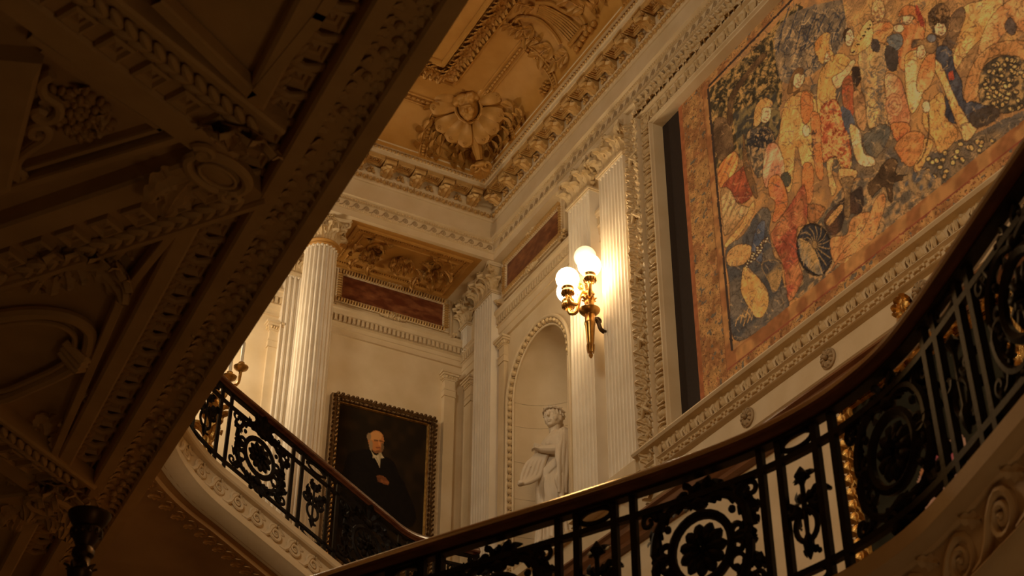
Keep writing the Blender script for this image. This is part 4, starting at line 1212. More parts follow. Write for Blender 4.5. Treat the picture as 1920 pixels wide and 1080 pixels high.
# oval frame with bundled ribbon, shell above it
ov_px = [(165, 655), (168, 620), (140, 598), (95, 588), (40, 588), (-20, 600), (-80, 640), (-110, 700), (-60, 745), (0, 748), (60, 725), (115, 700), (150, 678)]
P_ = smooth_path([(*P2(*p), GZ - .0) for p in ov_px + ov_px[:1]], .03)
o = MB().add(tube(P_, .030, 8)).build('oval_frame', 'ceil', gal); o.location = go
ct = P_.mean(0); Pi = ct + (P_ - ct)*.80
o = MB().add(tube(Pi, .014, 7)).build('oval_inner_rib', 'ceil', gal); o.location = go
for s in (-.045, 0, .045):
    p = np.array([*P2(150, 668), GZ - .02]); o = MB().add(tube([p + np.array([-.07, -.05 + s, .03]), p + np.array([0, s, -.02]), p + np.array([.09, .03 + s, .03])], [.02, .028, .02], 8)).build('ribbon_knot', 'ceil', gal); o.location = go
for a in np.linspace(-1.3, 1.3, 7):
    p = P2(150, 505); link('shell_leaf', bigl, gal, bm4(down(p[0]-6, p[1]-7, PI/2 + a + .4, .3, .05)))
ceil_tube([(60, 545), (85, 515), (130, 498), (185, 498), (215, 480), (235, 460)], .022, 'garland_stem', 0)
for k in range(9):
    px, py = 60 + k*20, 548 - k*9; p = P2(px, py); link('band_leaf', gleaf, gal, bm4(down(p[0]-6, p[1]-7, 1 + random.random()*4, .4, .03)))
for k in range(16):
    px, py = 20 + k*10 + random.random()*10, 800 + random.random()*60 - k*4; p = P2(px, py); link('band_leaf', gleaf, gal, bm4(down(p[0]-6, p[1]-7, random.random()*6.3, .4, .03)))
strip([(345, 405), (232, 545), (100, 852), (0, 800)], .04, .02)
strip([(345, 405), (180, 455), (0, 522)], .04, .02)
strip([(470, 180), (600, 20), (640, -40)], .05, .02)
strip([(300, 0), (470, 165)], .05, .02)
strip([(0, 855), (60, 868), (140, 900)], .035, .02)
for k in range(14):   # leaf clutter at the second node
    px, py = 10 + k*9, 905 + 30*random.random() + k*2; p = P2(px, py); link('boss_leaf', bigl, gal, bm4(down(p[0]-6, p[1]-7, PI*.9 + random.random()*1.2, .35, .04)))
# ================================================================== RELIEFS ON THE COVE
def remesh(mb, vox, name, m, smooth_it=3, parent=None):
    """fuse overlapping solids into one continuous skin"""
    me = mb.mesh(name, m); o = bpy.data.objects.new(name + '_tmp', me); COL.objects.link(o)
    r = o.modifiers.new('r', 'REMESH'); r.mode = 'VOXEL'; r.voxel_size = vox; r.use_smooth_shade = True
    s = o.modifiers.new('s', 'SMOOTH'); s.iterations = smooth_it; s.factor = .5
    dg = bpy.context.evaluated_depsgraph_get(); ev = o.evaluated_get(dg)
    nm = bpy.data.meshes.new_from_object(ev); nm.name = name
    bpy.data.objects.remove(o, do_unlink=True)
    nm.materials.clear(); nm.materials.append(M[m]); nm.polygons.foreach_set('use_smooth', [True]*len(nm.polygons))
    return link(name, nm, parent)

# cherub mask in a winged shell at the corner of the vault
mn = un((.50, .50, -.72)); mo = cove_pt(884, 205)[0] + mn*.05; mu = un(np.array([1, 1, 0]) - mn*np.dot(mn, (1, 1, 0))); mr = np.cross(mn, mu)
# mr points across, mu up the groin, mn towards the room
if np.dot(mr, CM[:, 0]) < 0: mr = -mr
mask = empty('cherub_relief', mo, label='carved cherub head in a winged shell with leaf sprays at the ceiling corner', cat='relief')
KS = 1.32
def mp(a, b_, c): return (mr*a + mu*b_ + mn*c)*KS
def Tm(a, b_, c, ang=0., k=1., tilt=0.):
    zd = mu*math.cos(ang) + mr*math.sin(ang); zz_ = un(zd*math.cos(tilt) + mn*math.sin(tilt)); yy_ = un(mn - zz_*np.dot(mn, zz_)); T4 = fr(mp(a, b_, c), np.cross(yy_, zz_), yy_, zz_); T4[:3, :3] *= k*KS; return T4
hd = MB()
hd.add(ell((0, 0, 0), (.075, .070, .092), 16, 12)).add(ell((0, .045, -.055), (.045, .035, .035), 10, 8)).add(ell((.035, .055, -.02), (.028, .022, .026), 8, 6)).add(ell((-.035, .055, -.02), (.028, .022, .026), 8, 6))
hd.add(ell((0, .078, -.012), (.013, .018, .020), 8, 6)).add(ell((0, .068, -.046), (.022, .012, .008), 8, 6)).add(ell((0, .062, -.075), (.022, .018, .014), 8, 6)).add(ell((0, .066, .022), (.05, .016, .012), 8, 6))
for k in range(26):
    a = random.uniform(-1.5, 1.5); e = random.uniform(.25, 1.5); r = .088
    hd.add(ell((r*math.sin(a)*math.cos(e*.5), .035*math.cos(a) + .01, .03 + r*.75*math.sin(e)), random.uniform(.020, .03), 7, 5))
h = remesh(hd, .0065, 'cherub_head', 'relief', 2, mask); h.matrix_local = bm4(Tm(0, .02, .055, .0, 1.15))
# hollow rim round the head
rim = [mp(.115*math.cos(a), .02 + .125*math.sin(a), .055) for a in np.linspace(0, 2*PI, 28, endpoint=False)]
MB().add(tube(rim, .020, 7, closed=True)).build('shell_rim', 'relief', mask)
MB().add(lathe([(.11, 0), (.07, -.02), (0, -.028)], 24), fr(mp(0, .02, .045), mr, mu, mn)).build('shell_bowl', 'relief', mask)
# broad petals
def petal(L, Wd):
    P = np.zeros((9, 7, 3))
    for i in range(9):
        t = i/8; w = Wd/2*(.35 + .65*math.sin(min(1, t*1.25)*PI/2)) * (1 if t < .8 else math.sqrt(max(.02, 1 - ((t-.8)/.21)**2)))
        for j in range(7):
            s = -1 + 2*j/6; P[i, j] = (w*s, .035 + .03*math.sin(t*PI*.8) - .02*abs(s)**2.5 - (.03 if abs(s) == 1 else 0), t*L)
    return grid(P)
pm = mesh_of(petal(.185, .15), 'shell_petal', 'relief')
for a in (-2.85, -2.40, -1.95, -1.35, -.92, -.50, .50, .92, 1.35, 1.95, 2.40, 2.85):
    k = 1.25 if abs(a) > .5 else .95
    o = link('petal', pm, mask, bm4(Tm(.105*math.sin(a), .02 + .11*math.cos(a), .015, a, k, .12)))
    MB().add(tube(spiral(.016, .004, 1.3, 12, 0, 1), .004, 5)).build('petal_curl', 'relief', o).location = (0, .062, .155)
# twin horns above the head, flower between
for s in (-1, 1):
    pth = smooth_path([tuple(mp(s*.12, .04, .05)), tuple(mp(s*.135, .14, .06)), tuple(mp(s*.10, .22, .06)), tuple(mp(s*.05, .27, .05)), tuple(mp(s*.08, .36, .03))], .02)
    MB().add(tube(pth, np.linspace(.018, .035, len(pth)), 7)).build('horn', 'relief', mask)
o = link('flower', mesh_of(rosette(.075, 6, .06), 'corner_flower', 'relief'), mask, bm4(Tm(0, .185, .04)))
# drop beneath the head
dr = MB().add(tube([(0, 0, 0), (0, .02, -.10), (0, .02, -.22), (0, .03, -.30)], [.03, .055, .045, .03], 8))
dr.add(ell((0, .02, -.34), (.06, .04, .035), 9, 6)); 
for s in (-1, 1): dr.add(tube(spiral(.05, .01, 1.2, 16, PI if s > 0 else 0, s) + np.array([s*.055, .03, -.36]), .014, 6))
dr.build('pendant', 'relief', mask).matrix_local = bm4(Tm(0, -.13, .02))
pl = mesh_of(leaf(.13, .085, 1.0, 2, 8, 5, .2), 'palm_leaf', 'relief')
for a in np.linspace(-1.3, 1.3, 6): link('palm_leaf', pl, mask, bm4(Tm(0, -.50, .03, PI + a, .9, .3)))
# leaf sprays either side, each leaf lying on the vault
sl = mesh_of(leaf(.15, .085, .8, 1, 8, 5, .18), 'spray_leaf', 'relief')
def spray(pix, n, par, nm='spray_leaf', k=1.0, spread=.9, up0=None):
    pts = []
    for p in smooth_path([(u, v, 0) for u, v in pix], 12.):
        q, nn = cove_pt(p[0], p[1]); pts.append(q + nn*.012)
    pts = np.array(pts); o0 = np.array(par.location)
    MB().add(tube(pts - o0, np.linspace(.012, .006, len(pts)), 5)).build('stem', 'relief', par)
    pa = Path(pts) if False else pts
    for i in range(n):
        j = min(len(pts)-2, int((i+.4)/n*(len(pts)-1))); p = pts[j]; t = un(pts[j+1] - pts[j]); nn = cove_n(p)
        sd = un(np.cross(nn, t))
        for s in (-1, 1):
            d = un(t*math.cos(spread) + sd*s*math.sin(spread)); zz_ = un(d*.97 + nn*.26); yy_ = un(nn - zz_*np.dot(nn, zz_)); T4 = fr(p - o0 + nn*.005, np.cross(yy_, zz_), yy_, zz_); T4[:3, :3] *= k*random.uniform(.85, 1.15)
            link(nm, sl, par, bm4(T4))
spray([(890, 300), (860, 292), (825, 275), (800, 255), (790, 235)], 6, mask, k=1.0)
spray([(885, 285), (850, 265), (825, 240), (815, 215), (805, 190)], 6, mask, k=1.0)
spray([(870, 305), (835, 300), (800, 280), (780, 262)], 5, mask, k=.9)
spray([(925, 295), (945, 268), (960, 240), (965, 215), (962, 190)], 6, mask, k=1.0)
spray([(928, 278), (955, 258), (975, 232), (985, 210)], 5, mask, k=.9)
spray([(905, 290), (915, 265), (935, 240), (945, 220)], 4, mask, k=.9)

# lyre relief on the vault above the tapestry wall
lp, ln = cove_pt(1010, 60); lyre = empty('lyre_relief', lp, label='carved lyre with laurel branches on the cove above the tapestry wall', cat='relief')
def lyp(u, v, d=.02): q, nn = cove_pt(u, v); return q + nn*d - np.array(lyre.location)
def lytube(pix, r, nm, d=.02): 
    P_ = np.array([lyp(p[0], p[1], d) for p in smooth_path([(u, v, 0) for u, v in pix], 8.)]); MB().add(tube(P_, r, 7)).build(nm, 'relief', lyre)
for k in range(7):
    a = k/6; lytube([(1008 - 2*a + 8*a, 22 - 18*a), (1042 + 20*a, 48 - 18*a), (1070 + 22*a, 78 - 22*a)], .014, 'string')
lytube([(968, 38), (972, 30), (990, 30), (1015, 38), (1040, 62), (1052, 82)], .026, 'lyre_arm')
lytube([(1005, 2), (1035, 5), (1065, 22), (1090, 28), (1100, 45)], .026, 'lyre_arm')
lytube([(966, 34), (958, 42), (966, 48), (976, 42), (970, 38)], .016, 'lyre_curl')
lytube([(1070, 84), (1085, 66), (1096, 50)], .03, 'lyre_foot')
def lyspray(pix, n, k=1., spread=.9): spray(pix, n, lyre, k=k, spread=spread)
spray([(1000, 52), (980, 55), (962, 50), (952, 45)], 4, lyre, k=.75)
spray([(1012, 78), (1000, 70), (985, 68), (976, 76)], 3, lyre, k=.8)
spray([(1035, 88), (1020, 96), (1008, 108)], 3, lyre, k=.9)
spray([(1065, 100), (1050, 112), (1035, 118)], 3, lyre, k=.9)
spray([(1000, 15), (985, 8), (970, 6)], 3, lyre, k=.7)
spray([(1095, 15), (1075, 5), (1060, -5)], 3, lyre, k=.9)
spray([(1110, 20), (1120, 5), (1130, -8)], 3, lyre, k=.9)
fl_me = mesh_of(rosette(.06, 6, .06), 'fruit_flower', 'relief'); fr_me = mesh_of(ell((0, 0, 0), .038, 9, 7), 'fruit', 'relief')
for (u, v) in ((1098, 72), (1104, 62), (1112, 54), (1092, 82), (1102, 52), (1086, 92), (1118, 44)):
    q = lyp(u, v, .035); link('fruit', fr_me, lyre, Matrix.Translation(q))
for (u, v) in ((1030, 160), (1024, 170)):
    q, nn = cove_pt(u, v); yy_ = nn; xx_ = un(np.cross(yy_, UP)); T4 = fr(q + nn*.02 - np.array(lyre.location), xx_, yy_, np.cross(xx_, yy_)); link('flower', fl_me, lyre, bm4(T4))
# ================================================================== WALL LAMP
SX, SY = .05, 2.095                     # axis of the torch, plate on the wall between the pilasters
zc = at(1104, 588, 0, SX)[2]; ztip = at(1108, 672, 0, SX)[2]; zpl = at(1133, 628, 0, -.16)[2]
SY = at(1106, 600, 0, SX)[1]
lamp = empty('torch_sconce', (XA, SY, zpl), label='gilt brass torch wall lamp with four glowing glass globes', cat='lamp')
def LP(x, y, z): return (x - XA, y, z - zpl)
hc = zc - ztip
def lz(t): return ztip + hc*t - zpl
prof = [(.004, lz(0)), (.016, lz(.03)), (.022, lz(.07)), (.012, lz(.11)), (.024, lz(.15)), (.030, lz(.28)), (.028, lz(.30)), (.034, lz(.34)), (.048, lz(.72)), (.053, lz(.74)), (.053, lz(.79)), (.047, lz(.81)), (.050, lz(.98)), (.04, lz(1.0))]
MB().add(lathe(prof, 20), fr((SX-XA, 0, 0), (1, 0, 0), (0, 1, 0), UP)).build('torch_shaft', 'brass', lamp)
q = MB()
for k in range(8):
    a = 2*PI*k/8; q.add(tube([(SX-XA+.026*math.cos(a), .026*math.sin(a), lz(.12)), (SX-XA+.034*math.cos(a), .034*math.sin(a), lz(.2)), (SX-XA+.035*math.cos(a), .035*math.sin(a), lz(.29))], .006, 5))
q.build('reeding', 'brass', lamp)
zb = zc - zpl
P = np.zeros((6, 48, 3))
for i, (r, z) in enumerate(((.035, -.06), (.07, -.045), (.098, -.012), (.102, .002), (.09, .012), (.03, .02))):
    for j in range(48):
        a = 2*PI*j/48; rr_ = r*(1 + (.035 if (j % 2) else -.02)*(1 if i in (1, 2) else 0)); P[i, j] = (SX-XA + rr_*math.cos(a), rr_*math.sin(a), zb + z + .03)
MB().add(grid(P, closed_v=True)).build('fluted_dish', 'brass', lamp)
MB().add(lathe([(.03, zb+.04), (.045, zb+.06), (.036, zb+.08), (.048, zb+.11), (.040, zb+.14), (.052, zb+.17), (.036, zb+.20), (.044, zb+.23), (.03, zb+.26), (.016, zb+.29), (.004, zb+.30)], 20), fr((SX-XA, 0, 0), (1, 0, 0), (0, 1, 0), UP)).build('stem', 'brass', lamp)
q = MB()
for k in range(8):
    a = 2*PI*k/8; d = np.array([math.cos(a), math.sin(a), 0]); q.add(leaf(.09, .045, 1.2, 2, 7, 5, .2), leafT(np.array([SX-XA, 0, zb+.08]) + d*.036, d, .1)); q.add(ell(np.array([SX-XA, 0, zb+.205]) + d*.046, .012, 6, 4))
q.build('stem_leaves', 'brass', lamp)
arm = MB().add(tube(smooth_path([LP(XA+.05, SY, zpl), LP(XA+.10, SY, zpl-.03), LP(XA+.15, SY, zpl-.015), LP(XA+.18, SY, zpl+.06), LP(XA+.215, SY, zpl+.085), LP(SX-.04, SY, zpl+.07)], .02) - np.array([0, SY, 0]), .022, 8))
arm.add(tube(spiral(.035, .008, 1.3, 16, 0, 1) + np.array([.175, 0, .075]), .014, 6))
arm.build('bracket', 'bronze', lamp)
MB().add(lathe([(.075, 0), (.075, .02), (.06, .035), (.05, .06), (.02, .075)], 20), fr((0, 0, 0), (0, 1, 0), (0, 0, 1), (1, 0, 0))).build('wall_plate', 'bronze', lamp)
arms = [((1064, 523), (.25, -.03), 'globe'), ((1065, 547), (.13, -.22), 'globe'), ((1105, 498), (.10, .20), 'globe'), ((1097, 482), (-.06, .02), 'globe_dim')]
GR = .112
for i, ((u, v), (dx, dy), mm) in enumerate(arms):
    gx_ = SX + dx; g = at(u, v, 0, gx_); gy = g[1]; gz = g[2]
    gl_ = np.array([gx_ - XA, gy - SY, gz - zpl])
    MB().add(ell(gl_, GR, 24, 16)).build('glass_globe', mm, lamp)
    b0 = gl_ - UP*(GR + .005)
    c = MB().add(lathe([(.058, .022), (.062, .01), (.055, -.002), (.055, -.02), (.062, -.03), (.064, -.045), (.050, -.06), (.03, -.075), (.026, -.09)], 20), fr(b0, (1, 0, 0), (0, 1, 0), UP))
    for k in range(14): a = 2*PI*k/14; c.add(ell(b0 + np.array([.058*math.cos(a), .058*math.sin(a), -.05]), (.010, .010, .02), 5, 4))
    c.build('globe_cup', 'brass', lamp)
    s0 = np.array([SX-XA, 0, zb+.20]); e0 = b0 - UP*.09; mdir = un(np.array([e0[0]-s0[0], e0[1]-s0[1], 0])) if abs(dx)+abs(dy) > .1 else np.array([0, 0, 0])
    pth = smooth_path([tuple(s0), tuple(s0 + mdir*.09 + UP*.0), tuple(e0*.6 + s0*.4 - UP*.09), tuple(e0 - UP*.05 - mdir*.02), tuple(e0)], .02)
    MB().add(tube(pth, np.linspace(.014, .02, len(pth)), 8)).build('arm', 'brass', lamp)
    if i < 3:
        pc = s0 + mdir*.10 + UP*.07; tq = MB().add(tube(np.array([pc + mdir*.042*math.cos(a)*(1-t*.55) + UP*.042*math.sin(a)*(1-t*.55) for t, a in zip(np.linspace(0, 1, 24), np.linspace(-1.5, 8, 24))]), .010, 6)); tq.build('arm_scroll', 'brass', lamp)

# ================================================================== STATUE IN THE NICHE
sx0, sy0, sz0 = -.41, .70, 7.46
stat = empty('statue', (sx0, sy0, NB), label='pale marble statue of a draped woman standing in the arched niche', cat='statue')
MB().add(bx(-.26, .24, -.26, .26, 0, .08)).add(bx(-.23, .21, -.23, .23, .08, .12)).build('plinth', 'statue', stat, False)
hz = .12
body = MB()
def loft(secs, n=56, fold=None):
    P = np.zeros((len(secs), n, 3))
    for i, (z, cx, cy, rx, ry, amp, fr_) in enumerate(secs):
        for j in range(n):
            a = 2*PI*j/n; k = 1 + amp*(math.cos(fr_*a + z*3) + .5*math.cos((fr_*2+1)*a - z*5))
            P[i, j] = (cx + rx*k*math.cos(a), cy + ry*k*math.sin(a), z)
    V, F = grid(P, closed_v=True); F = list(F); F.append(tuple(range(n))[::-1]); F.append(tuple((len(secs)-1)*n + j for j in range(n)))
    return V, [f[::-1] for f in F]
body.add(loft([(0, .0, 0, .20, .22, .06, 9), (.15, .0, 0, .185, .20, .06, 9), (.4, .01, 0, .175, .195, .05, 9), (.6, .02, 0, .175, .205, .04, 9), (.76, .01, 0, .165, .21, .04, 9), (.88, .0, 0, .15, .195, .03, 9), (.95, .0, 0, .14, .18, .02, 8), (1.05, .005, 0, .14, .18, .02, 8), (1.14, .005, 0, .135, .195, .02, 8), (1.22, -.01, 0, .10, .165, .02, 8), (1.275, -.012, 0, .055, .075, 0, 8)]))
for s in (-1, 1):
    body.add(ell((-.005, s*.165, 1.175), (.075, .075, .075), 10, 8)); body.add(ell((.085, s*.07, 1.09), (.065, .065, .062), 10, 8))
body.add(tube([(-.012, 0, 1.20), (.0, 0, 1.29), (.012, 0, 1.36)], [.075, .056, .055], 12))
# near arm under the mantle, far arm; both forearms reach forward
body.add(tube([(-.005, .19, 1.17), (.01, .225, 1.05), (.04, .225, .97)], [.07, .066, .058], 10))
body.add(tube([(.04, .225, .97), (.13, .17, .965), (.225, .09, .985)], [.056, .050, .036], 10))
body.add(tube([(-.005, -.185, 1.17), (.02, -.215, 1.05), (.06, -.19, .93)], [.066, .06, .052], 10))
body.add(tube([(.06, -.19, .93), (.15, -.12, .88), (.235, -.04, .84)], [.05, .042, .032], 10))
for (c, d, sgn_) in (((.235, .085, .985), (1, -.5, .05), 1), ((.245, -.03, .835), (1, .5, -.3), -1)):
    c = np.array(c); d = un(d); body.add(ell(c, (.042, .034, .024), 10, 7))
    sd = un(np.cross(UP, d))
    for k in range(4):
        p = c + d*.02 + sd*(.024 - .016*k); body.add(tube([p, p + d*.035 + UP*.004, p + d*.055 - UP*.018], [.0105, .010, .008], 6))
    p = c - sd*.03*sgn_; body.add(tube([p, p + d*.02 + UP*.016, p + d*.04 + UP*.014], [.012, .010, .008], 6))
# rolled mantle edge across the hips, then its overlapping folds
for k in range(8):
    t = k/7; body.add(tube(smooth_path([(-.02, .20, .93 - .06*t), (.10, .17, .86 - .07*t), (.165, .07, .78 - .09*t), (.175, -.05, .70 - .12*t), (.12, -.17, .60 - .14*t)], .03), .022 - .006*t, 6))
# heavy hanging folds of the mantle from the near shoulder and forearm, ending in a zigzag hem
hems = [.52, .44, .50, .40, .47, .38, .46]
for k in range(7):
    a = k/6; x = -.15 + .27*a
    body.add(tube(smooth_path([(-.06 + .07*a, .16 + .02*a, 1.235), (-.08 + .14*a, .245, 1.10), (x*.9, .275, .93), (x, .275 - .012*(k % 2), .75), (x + .012*math.sin(k*2), .265 - .012*(k % 2), .58), (x + .018*math.sin(k*1.7), .255, hems[k])], .04), .021 + .006*(k % 2), 8))
body.add(tube(smooth_path([(.10, .245, .99), (.125, .255, .86), (.105, .265, .72), (.135, .25, .60), (.10, .25, .50)], .03), .026, 8))
# slanting folds of the gown over the breast
for k in range(6):
    a = k/5; body.add(tube(smooth_path([(-.03, .15 - .03*a, 1.25), (.07 + .02*a, .12 - .07*a, 1.19), (.135, .05 - .09*a, 1.07), (.12, -.07 - .05*a, .95)], .03), .012, 6))
for k in range(16):
    a = -1.7 + 3.4*k/15; body.add(tube([(.165*math.cos(a), .185*math.sin(a), .62), (.18*math.cos(a + .04), .195*math.sin(a + .04), .3), (.205*math.cos(a + .06), .22*math.sin(a + .06), .01)], [.008, .014, .018], 6))
fig = remesh(body, .0062, 'figure', 'statue', 1, stat); fig.location = (0, 0, hz)
head = MB(); H0 = np.array([.02, 0, 1.45])
head.add(ell(H0, (.090, .072, .108), 18, 14)).add(ell(H0 + (.035, 0, -.055), (.05, .052, .05), 12, 9)).add(ell(H0 + (.062, 0, -.088), (.022, .026, .018), 9, 7))
head.add(tube([H0 + (.086, 0, .03), H0 + (.100, 0, 0), H0 + (.108, 0, -.022)], [.012, .013, .015], 8)).add(ell(H0 + (.086, 0, -.052), (.014, .024, .0075), 8, 6)).add(ell(H0 + (.083, 0, -.064), (.012, .018, .006), 8, 6))
for s in (-1, 1):
    head.add(tube([H0 + (.078, s*.012, .022), H0 + (.074, s*.035, .026), H0 + (.055, s*.055, .018)], [.009, .010, .008], 7)); head.add(ell(H0 + (.070, s*.030, .004), (.012, .015, .009), 8, 6)); head.add(ell(H0 + (-.005, s*.074, -.01), (.022, .012, .03), 8, 6)); head.add(ell(H0 + (.05, s*.042, -.03), (.03, .022, .028), 8, 6))
head.add(tube([H0 + (-.02, 0, -.06), H0 + (-.03, 0, -.13)], [.056, .052], 12))
hd_o = remesh(head, .0042, 'head', 'statue', 1, stat); hd_o.location = (0, 0, hz); 
# turned a little towards the room
HT = Matrix.Translation((H0[0], H0[1], hz + H0[2] - .02)) @ Matrix.Rotation(math.radians(34), 4, 'Z') @ Matrix.Scale(1.13, 4) @ Matrix.Translation((-H0[0], -H0[1], -H0[2]))
hd_o.matrix_local = HT
hair = MB(); hair.add(ell(H0 + (-.025, 0, .018), (.088, .082, .100), 16, 12)).add(ell(H0 + (-.105, 0, -.02), (.045, .05, .045), 10, 8))
for k in range(16):
    a = 2*PI*k/16; hair.add(tube(smooth_path([H0 + (.05*math.cos(a)-.012, .05*math.sin(a), .098), H0 + (.085*math.cos(a)-.015, .082*math.sin(a), .058), H0 + (.09*math.cos(a)-.03, .085*math.sin(a), .02)], .02), .011, 6))
hr_o = hair.build('hair', 'statue', stat); hr_o.matrix_local = HT
wl = mesh_of(leaf(.042, .024, .5, 1, 7, 5, .2), 'wreath_leaf', 'statue')
wr = MB().add(tube([H0 + (.094*math.cos(a)-.012, .088*math.sin(a), .055 - .025*math.cos(a)*-1) for a in np.linspace(0, 2*PI, 24, endpoint=False)], .011, 6, closed=True)).build('wreath', 'statue', stat); wr.matrix_local = HT
for k in range(20):
    a = 2*PI*k/20; d = np.array([-math.sin(a), math.cos(a), .25 if k % 2 else -.15]); o_ = np.array([math.cos(a), math.sin(a), .3]); zz_ = un(d + o_*.02); yy_ = un(o_ - zz_*np.dot(o_, zz_))
    link('wreath_leaf', wl, wr, bm4(fr(H0 + (.098*math.cos(a)-.012, .092*math.sin(a), .055 + .025*math.cos(a)), np.cross(yy_, zz_), yy_, zz_)))
hn = MB()
for k in range(5):
    e = (k - 2)*.034
    hp = smooth_path([(.15 + .02*k, .10 - .02*k, 1.03), (.19 + e*.6, .09 - .02*k, .95), (.245 + e, .06 - .02*k, .84), (.28 + e*1.1, .04 - .02*k, .72), (.325 + e*.6, .03 - .02*k, .64), (.385 + e*.2, .01 - .01*k, .595 + .012*k)], .015)
    hn.add(tube(hp, np.interp(np.linspace(0, 1, len(hp)), [0, .2, .5, .8, 1], [.020, .026, .027, .022, .016]), 8))
hn.add(ell((.395, -.005, .60), (.032, .045, .022), 10, 7)).add(tube([(.09, .09, 1.0), (.20, .055, 1.03), (.27, .03, 1.045)], .030, 8)).add(tube([(.10, .125, .975), (.21, .10, .985), (.28, .07, 1.0)], .026, 8)).add(box((.19, .09, 1.0), (.15, .04, .04)))
ho = remesh(hn, .007, 'held_scroll', 'statue', 1, stat); ho.location = (0, 0, hz)

# ================================================================== CANDELABRUM BEHIND THE STAIR RAIL
cxc, cyc = 2.98, .35
def cz_(u, v): return at(u, v, 1, cyc)
base_z = 8.02
cand = empty('candelabrum', (cxc, cyc, base_z - .85), label='gilt branched candelabrum with white candles behind the far stair balustrade', cat='candelabrum')
pp = cz_(395, 800); cxx = pp[0]
cand.location.x = cxx
MB().add(lathe([(.22, 0), (.22, .06), (.16, .10), (.12, .18), (.05, .25), (.035, .5), (.05, .7), (.03, .72), (.06, .85), (.03, 1.0), (.05, 1.15), (.02, 1.2), (.035, 1.3), (.01, 1.36)], 20)).build('stem', 'gilt', cand)
cl = mesh_of(leaf(.22, .12, 1.3, 3, 9, 7, .2), 'gilt_leaf', 'gilt')
for k in range(10):
    a = 2*PI*k/10; d = np.array([math.cos(a), math.sin(a), 0]); link('leaf', cl, cand, bm4(leafT(d*.04 + UP*(.75 + .12*(k % 3)), d, .3)))
tops = [(452, 688), (430, 706), (405, 700)]
b0 = np.array(cand.location)
for i, (u, v) in enumerate(tops):
    yv = cyc + (-.0, .12, -.2)[i]; p = at(u, v, 1, yv) - b0
    pth = smooth_path([(0, 0, p[2]-.30), (p[0]*.4, p[1]*.4, p[2]-.24), (p[0]*.9, p[1]*.9, p[2]-.20), tuple(p - UP*.09), tuple(p - UP*.02)], .02)
    MB().add(tube(pth, .016, 7)).build('branch', 'gilt', cand)
    MB().add(tube(spiral(.05, .01, 1.3, 16, 0, 1) + p*np.array([.45, .45, 1]) - UP*.19, .012, 6)).build('branch_scroll', 'gilt', cand)
    MB().add(lathe([(.02, -.05), (.065, -.02), (.072, .0), (.05, .005), (.025, .01), (.025, .04), (.03, .045)], 16), fr(p, (1, 0, 0), (0, 1, 0), UP)).build('drip_pan', 'gilt', cand)
    MB().add(lathe([(.017, .02), (.017, .27), (.010, .28), (0, .285)], 12), fr(p, (1, 0, 0), (0, 1, 0), UP)).build('candle', 'candle', cand)

# ================================================================== DARK LAMP STANDARD, LOWER LEFT
tp = CAM + ray(165, 985)*6.2
post = empty('lamp_standard', (tp[0], tp[1], 0), label='dark bronze lamp standard with a stepped bowl in front of the gallery ceiling', cat='lamp standard')
zt_ = tp[2] + .05
pr_ = [(.16, 0), (.16, .08), (.09, .14), (.06, .3), (.045, .4), (.032, zt_ - .62), (.030, zt_ - .30), (.045, zt_ - .285), (.052, zt_ - .26), (.036, zt_ - .235), (.034, zt_ - .20), (.046, zt_ - .185), (.046, zt_ - .165), (.036, zt_ - .15), (.042, zt_ - .13), (.060, zt_ - .10), (.064, zt_ - .075), (.054, zt_ - .062), (.070, zt_ - .045), (.088, zt_ - .012), (.090, zt_), (.078, zt_ - .004), (.05, zt_ - .03), (.0, zt_ - .04)]
MB().add(lathe(pr_, 26)).build('shaft', 'bronze', post)
q = MB()
for k in range(12): a = 2*PI*k/12; q.add(ell((.058*math.cos(a), .058*math.sin(a), zt_ - .088), (.012, .012, .018), 6, 5))
q.build('bowl_gadroons', 'bronze', post)
q = MB()
for k in range(8): a = 2*PI*k/8; d = np.array([math.cos(a), math.sin(a), 0]); q.add(leaf(.09, .04, 1.1, 2, 7, 5, .2), leafT(d*.030 + UP*(zt_ - .31), d, .1))
q.build('collar_leaves', 'bronze', post)
